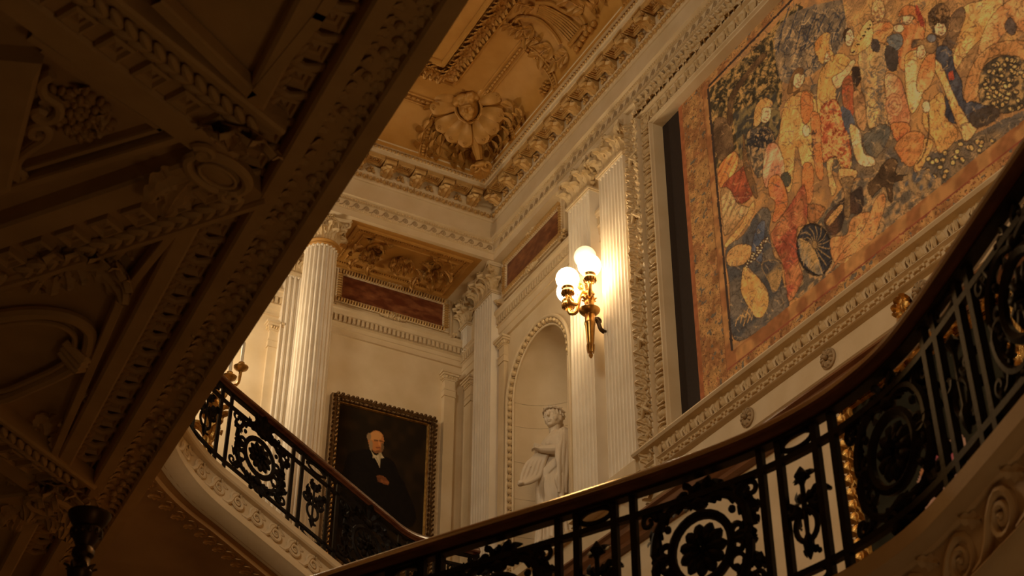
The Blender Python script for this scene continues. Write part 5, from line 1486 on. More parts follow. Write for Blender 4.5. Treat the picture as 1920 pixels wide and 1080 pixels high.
# ================================================================== WOVEN AND PAINTED PICTURES
def s2l(c):
    c = np.clip(np.asarray(c, float)/255., 0, 1); return np.where(c <= .04045, c/12.92, ((c+.055)/1.055)**2.4)
def vnoise(h, w, cells, seed):
    r = np.random.default_rng(seed); cy = max(2, int(cells*h/w)) + 2; g = r.random((cy, cells + 2))
    y = np.linspace(0, cy-2.001, h); x = np.linspace(0, cells+.999, w); yi = y.astype(int); xi = x.astype(int); fy = (y-yi)[:, None]; fx = (x-xi)[None]
    fy = fy*fy*(3-2*fy); fx = fx*fx*(3-2*fx)
    a = g[yi][:, xi]; b_ = g[yi][:, xi+1]; c = g[yi+1][:, xi]; d = g[yi+1][:, xi+1]
    return a*(1-fx)*(1-fy) + b_*fx*(1-fy) + c*(1-fx)*fy + d*fx*fy
class Canvas:
    """colour field on a plane; points are given in picture coordinates and carried to the plane by 'to'"""
    def __init__(s, w, h, to, seed=1):
        s.w, s.h, s.to = w, h, to; s.c = np.zeros((h, w, 3)); s.X, s.Y = np.meshgrid(np.arange(w)+.5, np.arange(h)+.5); s.seed = seed
        s.n1 = vnoise(h, w, 40, seed); s.n2 = vnoise(h, w, 110, seed+1); s.n3 = vnoise(h, w, 12, seed+2)
    def _mask(s, P):
        x0, x1 = int(max(0, P[:, 0].min()-1)), int(min(s.w, P[:, 0].max()+2)); y0, y1 = int(max(0, P[:, 1].min()-1)), int(min(s.h, P[:, 1].max()+2))
        if x1 <= x0 or y1 <= y0: return None
        X = s.X[y0:y1, x0:x1]; Y = s.Y[y0:y1, x0:x1]; m = np.zeros(X.shape, bool); n = len(P)
        for i in range(n):
            a, b_ = P[i], P[(i+1) % n]
            if a[1] == b_[1]: continue
            c = ((a[1] > Y) != (b_[1] > Y)) & (X < (b_[0]-a[0])*(Y-a[1])/(b_[1]-a[1]) + a[0]); m ^= c
        return m, slice(y0, y1), slice(x0, x1)
    def poly(s, pts, col, col2=None, edge=None, ew=.8, smooth=True, alpha=1., fold=None, fcol=None, nz='n1', thr=(.35, .65)):
        raw = np.array(pts, float)
        if smooth:
            q = np.array([(a, b_, 0) for a, b_ in raw]); n = len(q); out = []
            for i in range(n):
                p0, p1, p2, p3 = q[i-1], q[i], q[(i+1) % n], q[(i+2) % n]
                for t in (0, .25, .5, .75): out.append(.5*((2*p1) + (-p0+p2)*t + (2*p0-5*p1+4*p2-p3)*t*t + (-p0+3*p1-3*p2+p3)*t**3))
            raw = np.array(out)[:, :2]
        P = np.array([s.to(a, b_) for a, b_ in raw]); r = s._mask(P)
        if r is None: return
        m, sy, sx_ = r
        base = np.array(col, float)[None, None] * np.ones(m.shape + (1,))
        if col2 is not None:
            nn = getattr(s, nz)[sy, sx_]; k = np.clip((nn-thr[0])/(thr[1]-thr[0]), 0, 1)[..., None]; base = base*(1-k) + np.array(col2, float)*k
        if fold:
            ang, per, amp = fold; X = s.X[sy, sx_]; Y = s.Y[sy, sx_]; ph = (X*math.cos(ang) + Y*math.sin(ang))/per*2*PI + 5*s.n3[sy, sx_] + 2.5*s.n1[sy, sx_]
            k = (np.sin(ph)*.5 + .5)**3; k = (k*amp)[..., None]; base = base*(1-k) + np.array(fcol if fcol else (60, 40, 30), float)*k
        if getattr(s, 'hatch', None) is not None: base = base*s.hatch[sy, sx_][..., None]
        s.c[sy, sx_][m] = s.c[sy, sx_][m]*(1-alpha) + base[m]*alpha
        if edge is not None: s.line(np.vstack([raw, raw[:1]]), edge, ew, mapped=P)
    def line(s, pts, col, wd=1.2, mapped=None, alpha=.75):
        P = np.array([s.to(a, b_) for a, b_ in pts]) if mapped is None else np.vstack([mapped, mapped[:1]])
        for i in range(len(P)-1):
            a, b_ = P[i], P[i+1]; x0, x1 = int(max(0, min(a[0], b_[0])-wd-1)), int(min(s.w, max(a[0], b_[0])+wd+2)); y0, y1 = int(max(0, min(a[1], b_[1])-wd-1)), int(min(s.h, max(a[1], b_[1])+wd+2))
            if x1 <= x0 or y1 <= y0: continue
            X = s.X[y0:y1, x0:x1]-a[0]; Y = s.Y[y0:y1, x0:x1]-a[1]; d = b_-a; L2 = d@d + 1e-9; t = np.clip((X*d[0]+Y*d[1])/L2, 0, 1); dist = np.hypot(X-t*d[0], Y-t*d[1])
            k = (np.clip(wd/2 + .5 - dist, 0, 1)*alpha)[..., None]; s.c[y0:y1, x0:x1] = s.c[y0:y1, x0:x1]*(1-k) + np.array(col, float)*k
    def curve(s, pts, col, wd=1.2, alpha=.85):
        q = smooth_path([(a, b_, 0) for a, b_ in pts], 5.)[:, :2]; s.line(q, col, wd, alpha=alpha)
    def oval(s, cx, cy, rx, ry, col, rot=0., **k):
        P = [(cx + rx*math.cos(a)*math.cos(rot) - ry*math.sin(a)*math.sin(rot), cy + rx*math.cos(a)*math.sin(rot) + ry*math.sin(a)*math.cos(rot)) for a in np.linspace(0, 2*PI, 20, endpoint=False)]
        s.poly(P, col, smooth=False, **k)
    def scribble(s, pts, col, n, L, wd, seed, alpha=.6, ang=None):
        """short curved hatches inside a polygon"""
        r = np.random.default_rng(seed); q = np.array(pts, float); x0, y0 = q.min(0); x1, y1 = q.max(0); k = 0; tries = 0
        while k < n and tries < n*12:
            tries += 1; p = np.array([r.uniform(x0, x1), r.uniform(y0, y1)]); ins = False
            for i in range(len(q)):
                a, b_ = q[i], q[(i+1) % len(q)]
                if (a[1] > p[1]) != (b_[1] > p[1]) and p[0] < (b_[0]-a[0])*(p[1]-a[1])/(b_[1]-a[1]) + a[0]: ins = not ins
            if not ins: continue
            a = r.uniform(0, 2*PI) if ang is None else ang + r.normal()*.25; b_ = a + r.uniform(-1.6, 1.6); l = L*r.uniform(.5, 1.3)
            s.line([p, p + np.array([math.cos(a), math.sin(a)])*l/2, p + np.array([math.cos(a), math.sin(a)])*l/2 + np.array([math.cos(b_), math.sin(b_)])*l/2], col, wd, alpha=alpha); k += 1
    def to_mesh(s, name, m, P00, PU, PV, warp=0.):
        C = s.c
        if warp:
            wx = (vnoise(s.h, s.w, 130, 91)-.5)*2*warp; wy = (vnoise(s.h, s.w, 130, 92)-.5)*2*warp
            yi = np.clip((s.Y + wy).astype(int), 0, s.h-1); xi = np.clip((s.X + wx).astype(int), 0, s.w-1); C = C[yi, xi]
        w, h = s.w, s.h; P00, PU, PV = map(lambda a: np.array(a, float), (P00, PU, PV))
        V = P00 + (s.X.ravel()/w)[:, None]*PU + (s.Y.ravel()/h)[:, None]*PV
        i = np.arange((h-1)*(w-1)); r_, c_ = i//(w-1), i % (w-1); a = r_*w + c_
        F = np.stack([a, a+1, a+w+1, a+w], 1)
        me = bpy.data.meshes.new(name); me.vertices.add(len(V)); me.vertices.foreach_set('co', V.ravel()); me.loops.add(F.size); me.loops.foreach_set('vertex_index', F.ravel().astype(np.int32))
        me.polygons.add(len(F)); me.polygons.foreach_set('loop_start', (np.arange(len(F))*4).astype(np.int32)); me.update(calc_edges=True); me.validate()
        at_ = me.color_attributes.new('paint', 'FLOAT_COLOR', 'POINT'); col = np.ones((len(V), 4)); col[:, :3] = s2l(C.reshape(-1, 3)); at_.data.foreach_set('color', col.ravel())
        me.materials.append(m); return me

# ------------------------------------------------ tapestry
TX = XA + .035; TY0, TY1, TZ0, TZ1 = 3.52, 8.30, 7.44, 10.92
TWd, THt = 600, 470
def to_t(u, v):
    p = at(u, v, 0, TX); return ((p[1]-TY0)/(TY1-TY0)*TWd, (TZ1 - p[2])/(TZ1-TZ0)*THt)
K = Canvas(TWd, THt, to_t, 3)
X, Y = K.X/TWd*(TY1-TY0) + TY0, TZ1 - K.Y/THt*(TZ1-TZ0)
nA, nB, nC = K.n1, K.n2, K.n3
f1 = vnoise(THt, TWd, 26, 71)*.7 + vnoise(THt, TWd, 70, 72)*.3; f2 = vnoise(THt, TWd, 34, 73)*.7 + vnoise(THt, TWd, 90, 74)*.3
XX = K.X/THt
k1 = np.abs(np.sin(f1*34 + XX*30)); k2 = np.abs(np.sin(f2*40 - K.Y/THt*16 + XX*10))
K.hatch = 1.03 - .26*np.clip(1 - k1/.34, 0, 1) - .10*np.clip(1 - k2/.25, 0, 1) + .12*(f1 - .5) + .10*np.clip(k1 - .8, 0, 1)*2
GOLD, TAN, RED, BLUE, DK, CREAM, SKIN, ORG = (205, 140, 68), (176, 124, 72), (165, 72, 44), (58, 62, 84), (52, 40, 36), (214, 172, 112), (218, 172, 122), (198, 108, 52)
mix = lambda a, b_, k: np.array(a, float)*(1-k[..., None]) + np.array(b_, float)*k[..., None]
K.c[:] = mix((184, 128, 68), (140, 100, 64), np.clip((nA*.5 + nB*.5 - .35)*3, 0, 1))
def P_(u0, v0, s, pts): return [(u0 + a/s, v0 + b_/s) for a, b_ in pts]
A_ = lambda *p: P_(1320, 0, 3., p)            # three close-up frames of the picture
B_ = lambda *p: P_(1520, 0, 3., p)
C_ = lambda *p: P_(1320, 240, 2.7, p)
EDG = (62, 42, 34)
# ground and distance
K.poly(C_((560, 500), (700, 300), (820, 240), (1000, 150), (1300, 60), (1600, -60), (1600, 300), (1100, 420), (810, 640), (520, 860), (440, 860)), (92, 84, 78), (150, 116, 76), smooth=False, nz='n2')
K.poly(A_((30, 500), (120, 420), (300, 260), (420, 120), (520, 20), (560, 40), (430, 260), (440, 420), (440, 560), (380, 760), (240, 820), (60, 960)), (62, 56, 44), (150, 116, 62), smooth=False, nz='n2', thr=(.40, .62))
K.scribble(A_((40, 520), (380, 160), (430, 480), (300, 620), (60, 640)), (172, 134, 70), 150, 14, 1.2, 5, .55)
K.scribble(A_((40, 520), (380, 160), (430, 480), (300, 620), (60, 640)), (36, 34, 34), 130, 14, 1.3, 6, .6)
K.poly(A_((160, 640), (240, 600), (400, 520), (440, 700), (360, 900), (200, 900)), (60, 60, 62), (112, 96, 60), smooth=False, nz='n2')
K.poly(A_((55, 690), (110, 660), (155, 720), (160, 860), (75, 890)), (112, 84, 58), (84, 62, 46), edge=EDG)
K.poly(A_((140, 560), (180, 480), (290, 340), (330, 300), (350, 320), (250, 430), (170, 560), (160, 700), (130, 680)), (78, 56, 40), (108, 78, 50), edge=EDG)
# tents
K.poly(A_((400, 200), (480, 90), (620, 30), (780, 0), (900, 20), (930, 120), (820, 200), (720, 330), (600, 420), (480, 470), (420, 420)), (150, 122, 88), (112, 96, 80), fold=(.5, 26, .5), fcol=(70, 68, 76))
for k in range(9):
    x = 420 + k*52; K.curve(A_((x+60, 40 + 8*k), (x+20, 160), (x-10, 300 - 10*k)), (48, 54, 78), 2.2, .8)
K.scribble(A_((400, 200), (620, 30), (900, 20), (820, 200), (600, 420), (420, 420)), (44, 50, 72), 90, 22, 1.5, 8, .7, 1.9)
K.scribble(A_((400, 200), (620, 30), (900, 20), (820, 200), (600, 420), (420, 420)), (196, 160, 110), 60, 20, 1.2, 9, .6, 1.9)
# upper right crowd ground
K.poly(A_((780, 0), (1900, -40), (1900, 400), (1300, 400), (1000, 330), (820, 240)), (188, 134, 72), (150, 108, 66), smooth=False, nz='n1')
K.poly(B_((0, 480), (200, 420), (420, 700), (700, 860), (1200, 620), (1200, 900), (700, 1000), (200, 1000), (0, 900)), (118, 96, 72), (84, 78, 78), smooth=False, nz='n1')
# far right rider and cloth
K.poly(B_((860, 40), (980, 0), (1080, -20), (1060, 130), (980, 200), (880, 300), (810, 400), (800, 330), (840, 180)), GOLD, (222, 164, 92), edge=EDG, fold=(.2, 30, .3), fcol=(150, 90, 40))
K.poly(B_((1000, 120), (1120, 0), (1300, -20), (1300, 160), (1100, 180), (1020, 300), (940, 300)), (208, 146, 84), (190, 120, 66), edge=EDG)
K.poly(B_((1090, 150), (1120, 100), (1160, 150), (1130, 200)), (84, 72, 74), edge=EDG)
K.poly(B_((940, 320), (1050, 240), (1200, 230), (1300, 260), (1300, 380), (1180, 360), (1100, 310), (1000, 330), (960, 420), (930, 560), (860, 560), (880, 440)), (196, 136, 76), (170, 112, 60), edge=EDG)
K.poly(B_((950, 440), (1000, 350), (1110, 310), (1220, 360), (1260, 560), (1160, 620), (1060, 640), (960, 600)), (70, 62, 56), (150, 118, 70), edge=EDG, nz='n2')
for k in range(70):
    a = random.random()*6.3; r = random.random()**.5; K.oval(1520 + (1110 + 130*r*math.cos(a))/3, (480 + 150*r*math.sin(a))/3, 5.5, 4., (196, 150, 84), random.random()*3, edge=(44, 42, 44), ew=1.1)
# crowd, centre and right
K.poly(B_((660, 90), (720, 20), (770, 40), (780, 110), (760, 200), (700, 200)), (92, 70, 54), (140, 100, 62), edge=EDG)
K.oval(1520+728/3, 165/3, 12, 13, SKIN, edge=EDG); K.scribble(B_((660, 60), (760, 30), (780, 110), (680, 130)), (50, 36, 30), 40, 10, 1.4, 12)
K.poly(B_((790, 90), (850, 40), (870, 90), (830, 200), (790, 280), (740, 250), (780, 170)), (130, 96, 66), (90, 70, 60), edge=EDG)
K.poly(B_((500, 120), (560, 110), (640, 100), (640, 200), (600, 330), (560, 400), (500, 380), (490, 280), (510, 200)), ORG, (210, 132, 70), edge=EDG, fold=(.3, 18, .4), fcol=(130, 60, 34))
K.poly(B_((540, 300), (640, 290), (650, 420), (620, 560), (570, 640), (540, 560), (530, 400)), (226, 178, 112), GOLD, edge=EDG, fold=(0, 26, .25), fcol=(150, 100, 60))
K.oval(1520+548/3, 95/3, 10, 15, SKIN, .3, edge=EDG); K.poly(B_((490, 90), (520, 40), (570, 30), (620, 80), (610, 130), (575, 90), (520, 90)), (186, 104, 50), edge=EDG)
K.poly(B_((590, 60), (600, 30), (640, 130), (620, 150)), (150, 50, 38))
K.poly(B_((340, 150), (420, 120), (470, 150), (450, 200), (400, 250), (350, 220)), ORG, (208, 140, 74), edge=EDG); K.oval(1520+495/3, 160/3, 10, 8, SKIN, edge=EDG); K.poly(B_((430, 210), (500, 190), (520, 240), (480, 290), (440, 260)), (92, 100, 112), edge=EDG)
K.oval(1520+380/3, 60/3, 13, 20, (206, 152, 92), edge=EDG); K.scribble(B_((340, 60), (420, 60), (420, 130), (350, 130)), (120, 80, 50), 30, 9, 1.2, 14)
K.poly(B_((270, 300), (330, 240), (420, 250), (440, 330), (410, 480), (440, 620), (430, 760), (380, 780), (320, 700), (290, 520)), (206, 158, 92), (176, 130, 78), edge=EDG, fold=(.1, 24, .45), fcol=(96, 84, 76))
K.scribble(B_((290, 380), (420, 340), (430, 740), (330, 700)), (80, 78, 84), 80, 14, 1.3, 16, .6)
K.poly(B_((340, 225), (380, 225), (390, 280), (350, 290)), (70, 62, 66)); K.poly(B_((420, 260), (490, 290), (480, 400), (430, 380)), (66, 58, 60), (100, 84, 70))
K.poly(B_((420, 420), (500, 440), (540, 560), (560, 680), (500, 720), (440, 690), (425, 560)), (204, 150, 98), (178, 104, 66), edge=EDG); 
for r in (40, 28, 15): K.oval(1520+470/3, 590/3, r/3*1.2, r/3*1.6, (196, 130, 84), edge=(150, 84, 60), ew=1.2)
K.poly(B_((450, 700), (540, 690), (560, 740), (490, 800)), RED, ORG, edge=EDG)
K.poly(B_((260, 200), (330, 110), (350, 160), (330, 260), (220, 310)), GOLD, (214, 160, 90), edge=EDG)
for k in range(14): K.oval(1520 + (235 + 9*k)/3, (295 - 14*k + 10*math.sin(k*2))/3, 1.6, 1.6, (60, 44, 36))
K.oval(1520+215/3, 210/3, 9, 17, SKIN, edge=EDG); K.poly(B_((180, 190), (200, 160), (225, 160), (200, 185), (195, 240)), (70, 50, 40))
# kneeling man in blue
K.poly(B_((700, 290), (740, 255), (790, 290), (810, 380), (850, 460), (860, 560), (940, 580), (1040, 620), (1040, 670), (900, 700), (760, 680), (740, 600), (770, 480), (720, 380)), (52, 56, 80), (70, 74, 96), edge=(30, 28, 34), fold=(.8, 16, .5), fcol=(34, 34, 48))
K.poly(B_((690, 330), (740, 370), (780, 470), (830, 580), (890, 690), (880, 780), (840, 740), (800, 640), (740, 480), (700, 400)), GOLD, (216, 166, 100), edge=EDG)
K.poly(B_((850, 700), (940, 700), (900, 780), (860, 790)), (206, 156, 92), edge=EDG); K.poly(B_((900, 640), (1030, 600), (1060, 660), (930, 720)), (66, 56, 54), edge=EDG)
K.poly(B_((775, 410), (800, 400), (805, 450), (780, 440)), (170, 60, 40))
K.poly(B_((600, 430), (640, 330), (690, 300), (700, 400), (660, 500), (600, 510)), (216, 140, 78), ORG, edge=EDG)
K.oval(1520+622/3, 290/3, 9, 14, SKIN, .2, edge=EDG); K.poly(B_((570, 270), (580, 225), (640, 220), (680, 190), (720, 240), (690, 300), (650, 290), (630, 250)), (150, 110, 66), (84, 66, 56), edge=EDG); K.oval(1520+680/3, 215/3, 9, 8, (96, 100, 118), edge=EDG)
K.poly(B_((630, 640), (680, 560), (740, 520), (760, 600), (760, 660), (830, 740), (780, 830), (720, 860), (690, 780), (640, 720)), (204, 138, 66), GOLD, edge=EDG, fold=(.4, 40, .3), fcol=(140, 86, 44))
K.poly(B_((480, 810), (560, 740), (640, 760), (640, 860), (560, 940), (490, 870)), (188, 116, 58), ORG, edge=EDG, fold=(2.2, 12, .4), fcol=(120, 66, 36)); K.poly(B_((640, 780), (690, 800), (650, 900), (600, 980), (580, 940), (630, 850)), (206, 140, 70), edge=EDG)
K.oval(1520+650/3, 600/3, 7, 12, SKIN, edge=EDG); K.curve(B_((660, 640), (665, 740), (640, 860), (600, 920)), (80, 56, 40), 2)
# yellow flowers right
for k in range(60):
    u, v = random.uniform(640, 1080), random.uniform(760, 1000)
    if v > 1180 - .45*u and v < 1420 - .62*u + 60: K.oval(1520+u/3, v/3, 5.5, 4.5, (206, 156, 84), random.random()*3, edge=(58, 52, 50), ew=1.2)
# man in red brocade
K.poly(A_((640, 460), (700, 340), (760, 300), (820, 330), (840, 400), (780, 460), (740, 520), (770, 660), (820, 800), (830, 930), (780, 960), (740, 880), (700, 910), (650, 890), (640, 700)), (204, 140, 66), GOLD, edge=EDG)
K.poly(A_((660, 600), (740, 560), (790, 680), (830, 860), (800, 950), (740, 880), (690, 910), (650, 890), (650, 720)), (160, 62, 40), (190, 104, 58), edge=EDG, nz='n2')
K.scribble(A_((650, 560), (750, 540), (830, 900), (790, 950), (650, 890)), (220, 160, 84), 170, 11, 1.3, 21, .75)
K.oval(1320+692/3, 300/3, 10, 17, SKIN, .2, edge=EDG); K.poly(A_((640, 330), (620, 250), (670, 190), (710, 190), (700, 260), (730, 300), (720, 350), (690, 290), (670, 360)), (186, 116, 50), GOLD, edge=EDG)
K.poly(A_((720, 440), (780, 400), (830, 340), (850, 350), (800, 440), (750, 500)), (212, 162, 108), edge=EDG)
K.poly(A_((780, 460), (830, 430), (850, 600), (820, 660), (780, 580)), (160, 84, 50), RED, edge=EDG, nz='n2'); K.poly(A_((830, 390), (870, 380), (880, 450), (850, 490)), (58, 44, 42), edge=EDG); K.poly(A_((770, 600), (830, 640), (850, 720), (800, 740)), (72, 80, 104)); K.poly(A_((840, 520), (900, 540), (910, 720), (860, 700)), (176, 124, 76), (140, 96, 62), edge=EDG)
K.poly(A_((820, 700), (880, 740), (900, 860), (950, 880), (960, 930), (880, 930), (840, 850)), (224, 184, 128), (204, 150, 88), edge=EDG); K.poly(A_((900, 760), (1000, 700), (1050, 740), (980, 880), (910, 850)), (84, 84, 84), (120, 104, 82), edge=EDG)
K.poly(A_((690, 910), (730, 890), (720, 960), (745, 1060), (720, 1100), (700, 1010)), (206, 150, 84), edge=EDG); K.poly(A_((760, 950), (860, 960), (840, 1010), (770, 1030)), (196, 140, 78), edge=EDG)
# man in ochre
K.poly(A_((440, 640), (470, 560), (560, 510), (620, 540), (640, 660), (610, 760), (620, 960), (560, 960), (520, 820), (500, 1010), (470, 1080), (420, 900), (420, 780)), (206, 140, 66), (216, 156, 82), edge=EDG, fold=(.1, 34, .35), fcol=(150, 92, 44))
K.poly(A_((550, 520), (610, 540), (610, 640), (570, 700), (545, 640)), (186, 98, 44), ORG, edge=EDG); K.oval(1320+575/3, 735/3, 7, 12, SKIN, edge=EDG)
K.poly(A_((600, 640), (650, 650), (660, 800), (670, 1000), (630, 980), (610, 800)), (206, 120, 64), ORG, edge=EDG)
K.oval(1320+530/3, 440/3, 11, 19, SKIN, .1, edge=EDG); K.poly(A_((470, 530), (490, 430), (530, 380), (560, 390), (555, 420), (510, 420), (500, 540), (540, 500)), (116, 80, 48), edge=EDG)
K.poly(C_((500, 190), (550, 190), (555, 300), (540, 380), (500, 360)), (204, 112, 58), ORG, edge=EDG); K.poly(C_((530, 390), (610, 400), (600, 440), (560, 480), (530, 470)), (150, 92, 50), edge=EDG); K.scribble(A_((600, 760), (625, 740), (620, 920), (600, 920)), (56, 50, 56), 24, 8, 1.4, 31)
# woman seated left
K.poly(A_((240, 760), (290, 720), (370, 720), (400, 800), (420, 860), (350, 960), (300, 1000), (260, 900)), (164, 130, 88), (70, 64, 62), edge=EDG, nz='n2'); K.scribble(A_((245, 760), (370, 730), (400, 810), (260, 830)), (40, 42, 56), 60, 11, 1.8, 33, .85)
K.poly(A_((350, 830), (410, 810), (450, 920), (440, 1000), (370, 1060), (330, 1000)), (214, 158, 118), (196, 118, 84), edge=EDG, fold=(.7, 16, .4), fcol=(160, 84, 60))
K.oval(1320+345/3, 640/3, 11, 18, (216, 178, 128), .15, edge=EDG); K.poly(A_((280, 700), (290, 600), (340, 550), (385, 570), (380, 600), (330, 610), (320, 680), (300, 710)), (204, 148, 84), GOLD, edge=EDG)
K.oval(1320+460/3, 1010/3, 10, 14, (70, 72, 66), edge=EDG)
K.poly(C_((330, 260), (380, 240), (420, 330), (420, 400), (370, 470), (345, 470), (360, 380), (330, 340)), (200, 96, 60), ORG, edge=EDG)
# chair back, bag, boat
K.poly(C_((70, 210), (120, 140), (160, 120), (175, 160), (160, 220), (110, 280), (80, 300)), (206, 118, 52), (222, 146, 70), edge=EDG, fold=(1., 12, .5), fcol=(150, 66, 36))
K.poly(C_((90, 300), (180, 210), (220, 190), (250, 320), (200, 380), (140, 360)), (150, 62, 44), RED, edge=EDG, fold=(.4, 14, .4), fcol=(90, 40, 36))
K.poly(C_((200, 30), (215, 120), (270, 330), (250, 340), (200, 190)), (112, 78, 48), edge=EDG)
K.poly(C_((85, 320), (130, 310), (170, 380), (240, 410), (200, 450), (120, 540), (100, 520)), (190, 150, 96), (160, 118, 72), edge=EDG, fold=(.9, 12, .4), fcol=(110, 80, 50)); K.poly(C_((110, 580), (200, 470), (230, 400), (255, 370), (250, 430), (180, 540), (115, 605)), (204, 142, 76), edge=EDG)
K.poly(C_((110, 620), (200, 540), (260, 440), (310, 400), (340, 440), (330, 520), (355, 650), (390, 680), (400, 780), (430, 900), (300, 1010), (150, 1070), (130, 800)), (66, 68, 80), (96, 88, 84), edge=EDG)
K.poly(C_((205, 700), (260, 740), (320, 820), (325, 900), (290, 960), (250, 940), (190, 840), (190, 760)), (206, 152, 82), GOLD, edge=EDG); K.poly(C_((115, 640), (170, 590), (240, 600), (220, 680), (130, 700)), (186, 132, 72), edge=EDG)
K.poly(C_((240, 640), (260, 520), (290, 470), (310, 480), (300, 600), (290, 680)), (60, 74, 110), (80, 92, 124), edge=EDG)
K.poly(C_((290, 690), (360, 670), (395, 710), (380, 800), (350, 830), (330, 780)), (150, 116, 70), (66, 66, 78), edge=(170, 128, 70))
for k in range(26): K.oval(1320 + (215 + 4.2*k + random.uniform(-8, 8))/2.7, 240 + (690 - 5*k + random.uniform(-12, 12))/2.7, 3, 2.6, (204, 180, 140), edge=EDG, ew=1)
for k in range(5): K.curve(C_((160 + 25*k, 1000 - 14*k), (180 + 22*k, 950 - 20*k), (210 + 20*k, 960 - 16*k), (200 + 20*k, 1000 - 16*k)), (200, 150, 84), 1.8)
K.poly(C_((340, 560), (360, 500), (440, 380), (500, 290), (520, 360), (520, 480), (470, 520), (480, 680), (500, 760), (430, 880), (400, 700)), (176, 104, 60), (158, 66, 48), edge=EDG, fold=(.15, 22, .5), fcol=(120, 52, 40))
# shield
K.oval(1320+560/2.7, 240+615/2.7, 33, 49, (44, 46, 62), -.18, edge=(34, 28, 28), ew=2.2); K.poly(C_((480, 560), (540, 590), (570, 640), (600, 740), (540, 720), (490, 650)), (164, 130, 78), (84, 92, 110))
for k in range(16):
    a = 2*PI*k/16; K.curve(C_((560, 590), (560 + 45*math.cos(a+.3), 590 + 55*math.sin(a+.3)), (562 + 82*math.cos(a), 612 + 118*math.sin(a))), (168, 132, 80), 1.1, .8)
K.oval(1320+560/2.7, 240+590/2.7, 5, 8, (150, 118, 74), edge=EDG)
# prow and table
K.poly(C_((640, 560), (720, 540), (740, 470), (790, 430), (860, 440), (860, 560), (760, 660), (660, 680)), (204, 142, 78), (190, 122, 66), edge=EDG, fold=(.2, 16, .35), fcol=(120, 72, 40))
K.poly(A_((700, 1560/1.), (760, 1440), (900, 1280), (960, 1130), (1010, 1090), (1020, 1150), (960, 1330), (900, 1400), (760, 1470)), (196, 128, 70), (168, 100, 54), edge=EDG)
K.poly(C_((610, 460), (690, 370), (760, 320), (800, 300), (800, 420), (720, 440), (690, 520), (640, 540)), (92, 62, 50), (56, 46, 48), edge=EDG); K.poly(C_((620, 470), (690, 390), (700, 410), (640, 490)), (190, 134, 72)); K.poly(C_((690, 260), (760, 250), (740, 330), (740, 440), (710, 440), (710, 330)), (160, 122, 78), (120, 92, 62), edge=EDG)
# dog
K.poly(A_((920, 1040), (960, 1000), (1000, 930), (1050, 890), (1090, 910), (1080, 980), (1180, 990), (1240, 1060), (1210, 1060), (1150, 1020), (1080, 1020), (1060, 1060), (1060, 1130), (1040, 1130), (1020, 1050), (970, 1080), (940, 1110)), (64, 48, 38), (92, 68, 48), edge=(34, 28, 26))
K.poly(B_((520, 1000), (640, 960), (700, 1000), (680, 1080), (560, 1080)), (72, 78, 96), (130, 104, 72), nz='n2')
K.poly(C_((520, 850), (600, 760), (700, 690), (820, 600), (1000, 480), (1000, 520), (700, 760), (540, 860)), (54, 54, 64), (84, 76, 70), smooth=False)
K.scribble(C_((520, 850), (700, 690), (1000, 460), (1200, 340), (1200, 420), (700, 760)), (160, 122, 76), 60, 14, 1.4, 41, .6)
# simple features on the larger faces
for (u, v, r) in ((1435, 213, 8), (1496.7, 146.7, 8), (1550.7, 100, 7), (1591.7, 70, 6.5), (1702.7, 31.7, 7), (1727.3, 96.7, 7), (1762.7, 55, 8), (1646.7, 20, 9)):
    K.line([(u+r*.1, v-r*.5), (u+r*.75, v-r*.55)], (84, 54, 40), 1.2); K.line([(u+r*.45, v-r*.4), (u+r*.75, v+r*.35), (u+r*.4, v+r*.4)], (130, 84, 56), 1.); K.line([(u+r*.1, v+r*.95), (u+r*.6, v+r*.9)], (130, 60, 44), 1.2); K.line([(u-r*.6, v+r*1.3), (u+r*.3, v+r*1.7)], (120, 80, 54), 1.2)
# overall busy weave: dark contour flecks and light flecks
field = [(1340, 150), (1490, -30), (1990, -30), (1990, 215), (1380, 655)]
K.scribble(field, (58, 44, 40), 700, 16, 1.1, 51, .42); K.scribble(field, (226, 176, 110), 450, 13, 1.1, 52, .34); K.scribble(field, (62, 66, 86), 260, 14, 1.3, 53, .40)
K.c *= (.88 + .12*np.clip(np.abs(np.sin(vnoise(THt, TWd, 60, 81)*30))/.30, 0, 1))[..., None]
# border
bl, bt, bb = 4.015, 10.715, 7.86
def band(mask_, c1, c2, n_, t0=.4, t1=.6):
    k = np.clip((n_-t0)/(t1-t0), 0, 1); K.c[mask_] = mix(c1, c2, k)[mask_]
outer = (X < bl) | (Y > bt) | (Y < bb)
band(outer, (172, 112, 58), (146, 84, 44), nA)
nn1 = vnoise(THt, TWd, 95, 21)*.75 + vnoise(THt, TWd, 190, 25)*.25; nn2 = vnoise(THt, TWd, 110, 23); nn3 = vnoise(THt, TWd, 150, 27)
fol = outer & ~((X > bl-.10) & (Y < bt+.06) & (Y > bb-.13)) & (X > TY0+.06)
K.c[fol] *= np.array([.95, 1.0, 1.0]); K.c[fol & (nn3 > .58)] = K.c[fol & (nn3 > .58)]*.6 + np.array((190, 134, 72))*.4
K.c[fol & (nn2 > .84)] = (92, 84, 78); K.c[fol & (nn2 < .12)] = (150, 82, 48); K.c[fol & (np.abs(np.sin(nn1*17)) < .16)] = (96, 58, 36)
K.c[outer & (X < TY0+.06)] = (150, 76, 40)
for d0, cc in ((.0, (58, 44, 44)), ):
    K.c[(np.abs(X-(bl-.012)) < .016) & (Y < bt) & (Y > bb)] = cc; K.c[(np.abs(Y-(bt+.010)) < .014) & (X > bl)] = cc
K.c[(np.abs(Y-(bb-.13)) < .006) & (X > bl-.1)] = (140, 60, 42); K.c[(np.abs(X-(bl-.10)) < .006)] = (120, 70, 40)
K.c *= (.90 + .20*K.n2)[..., None]
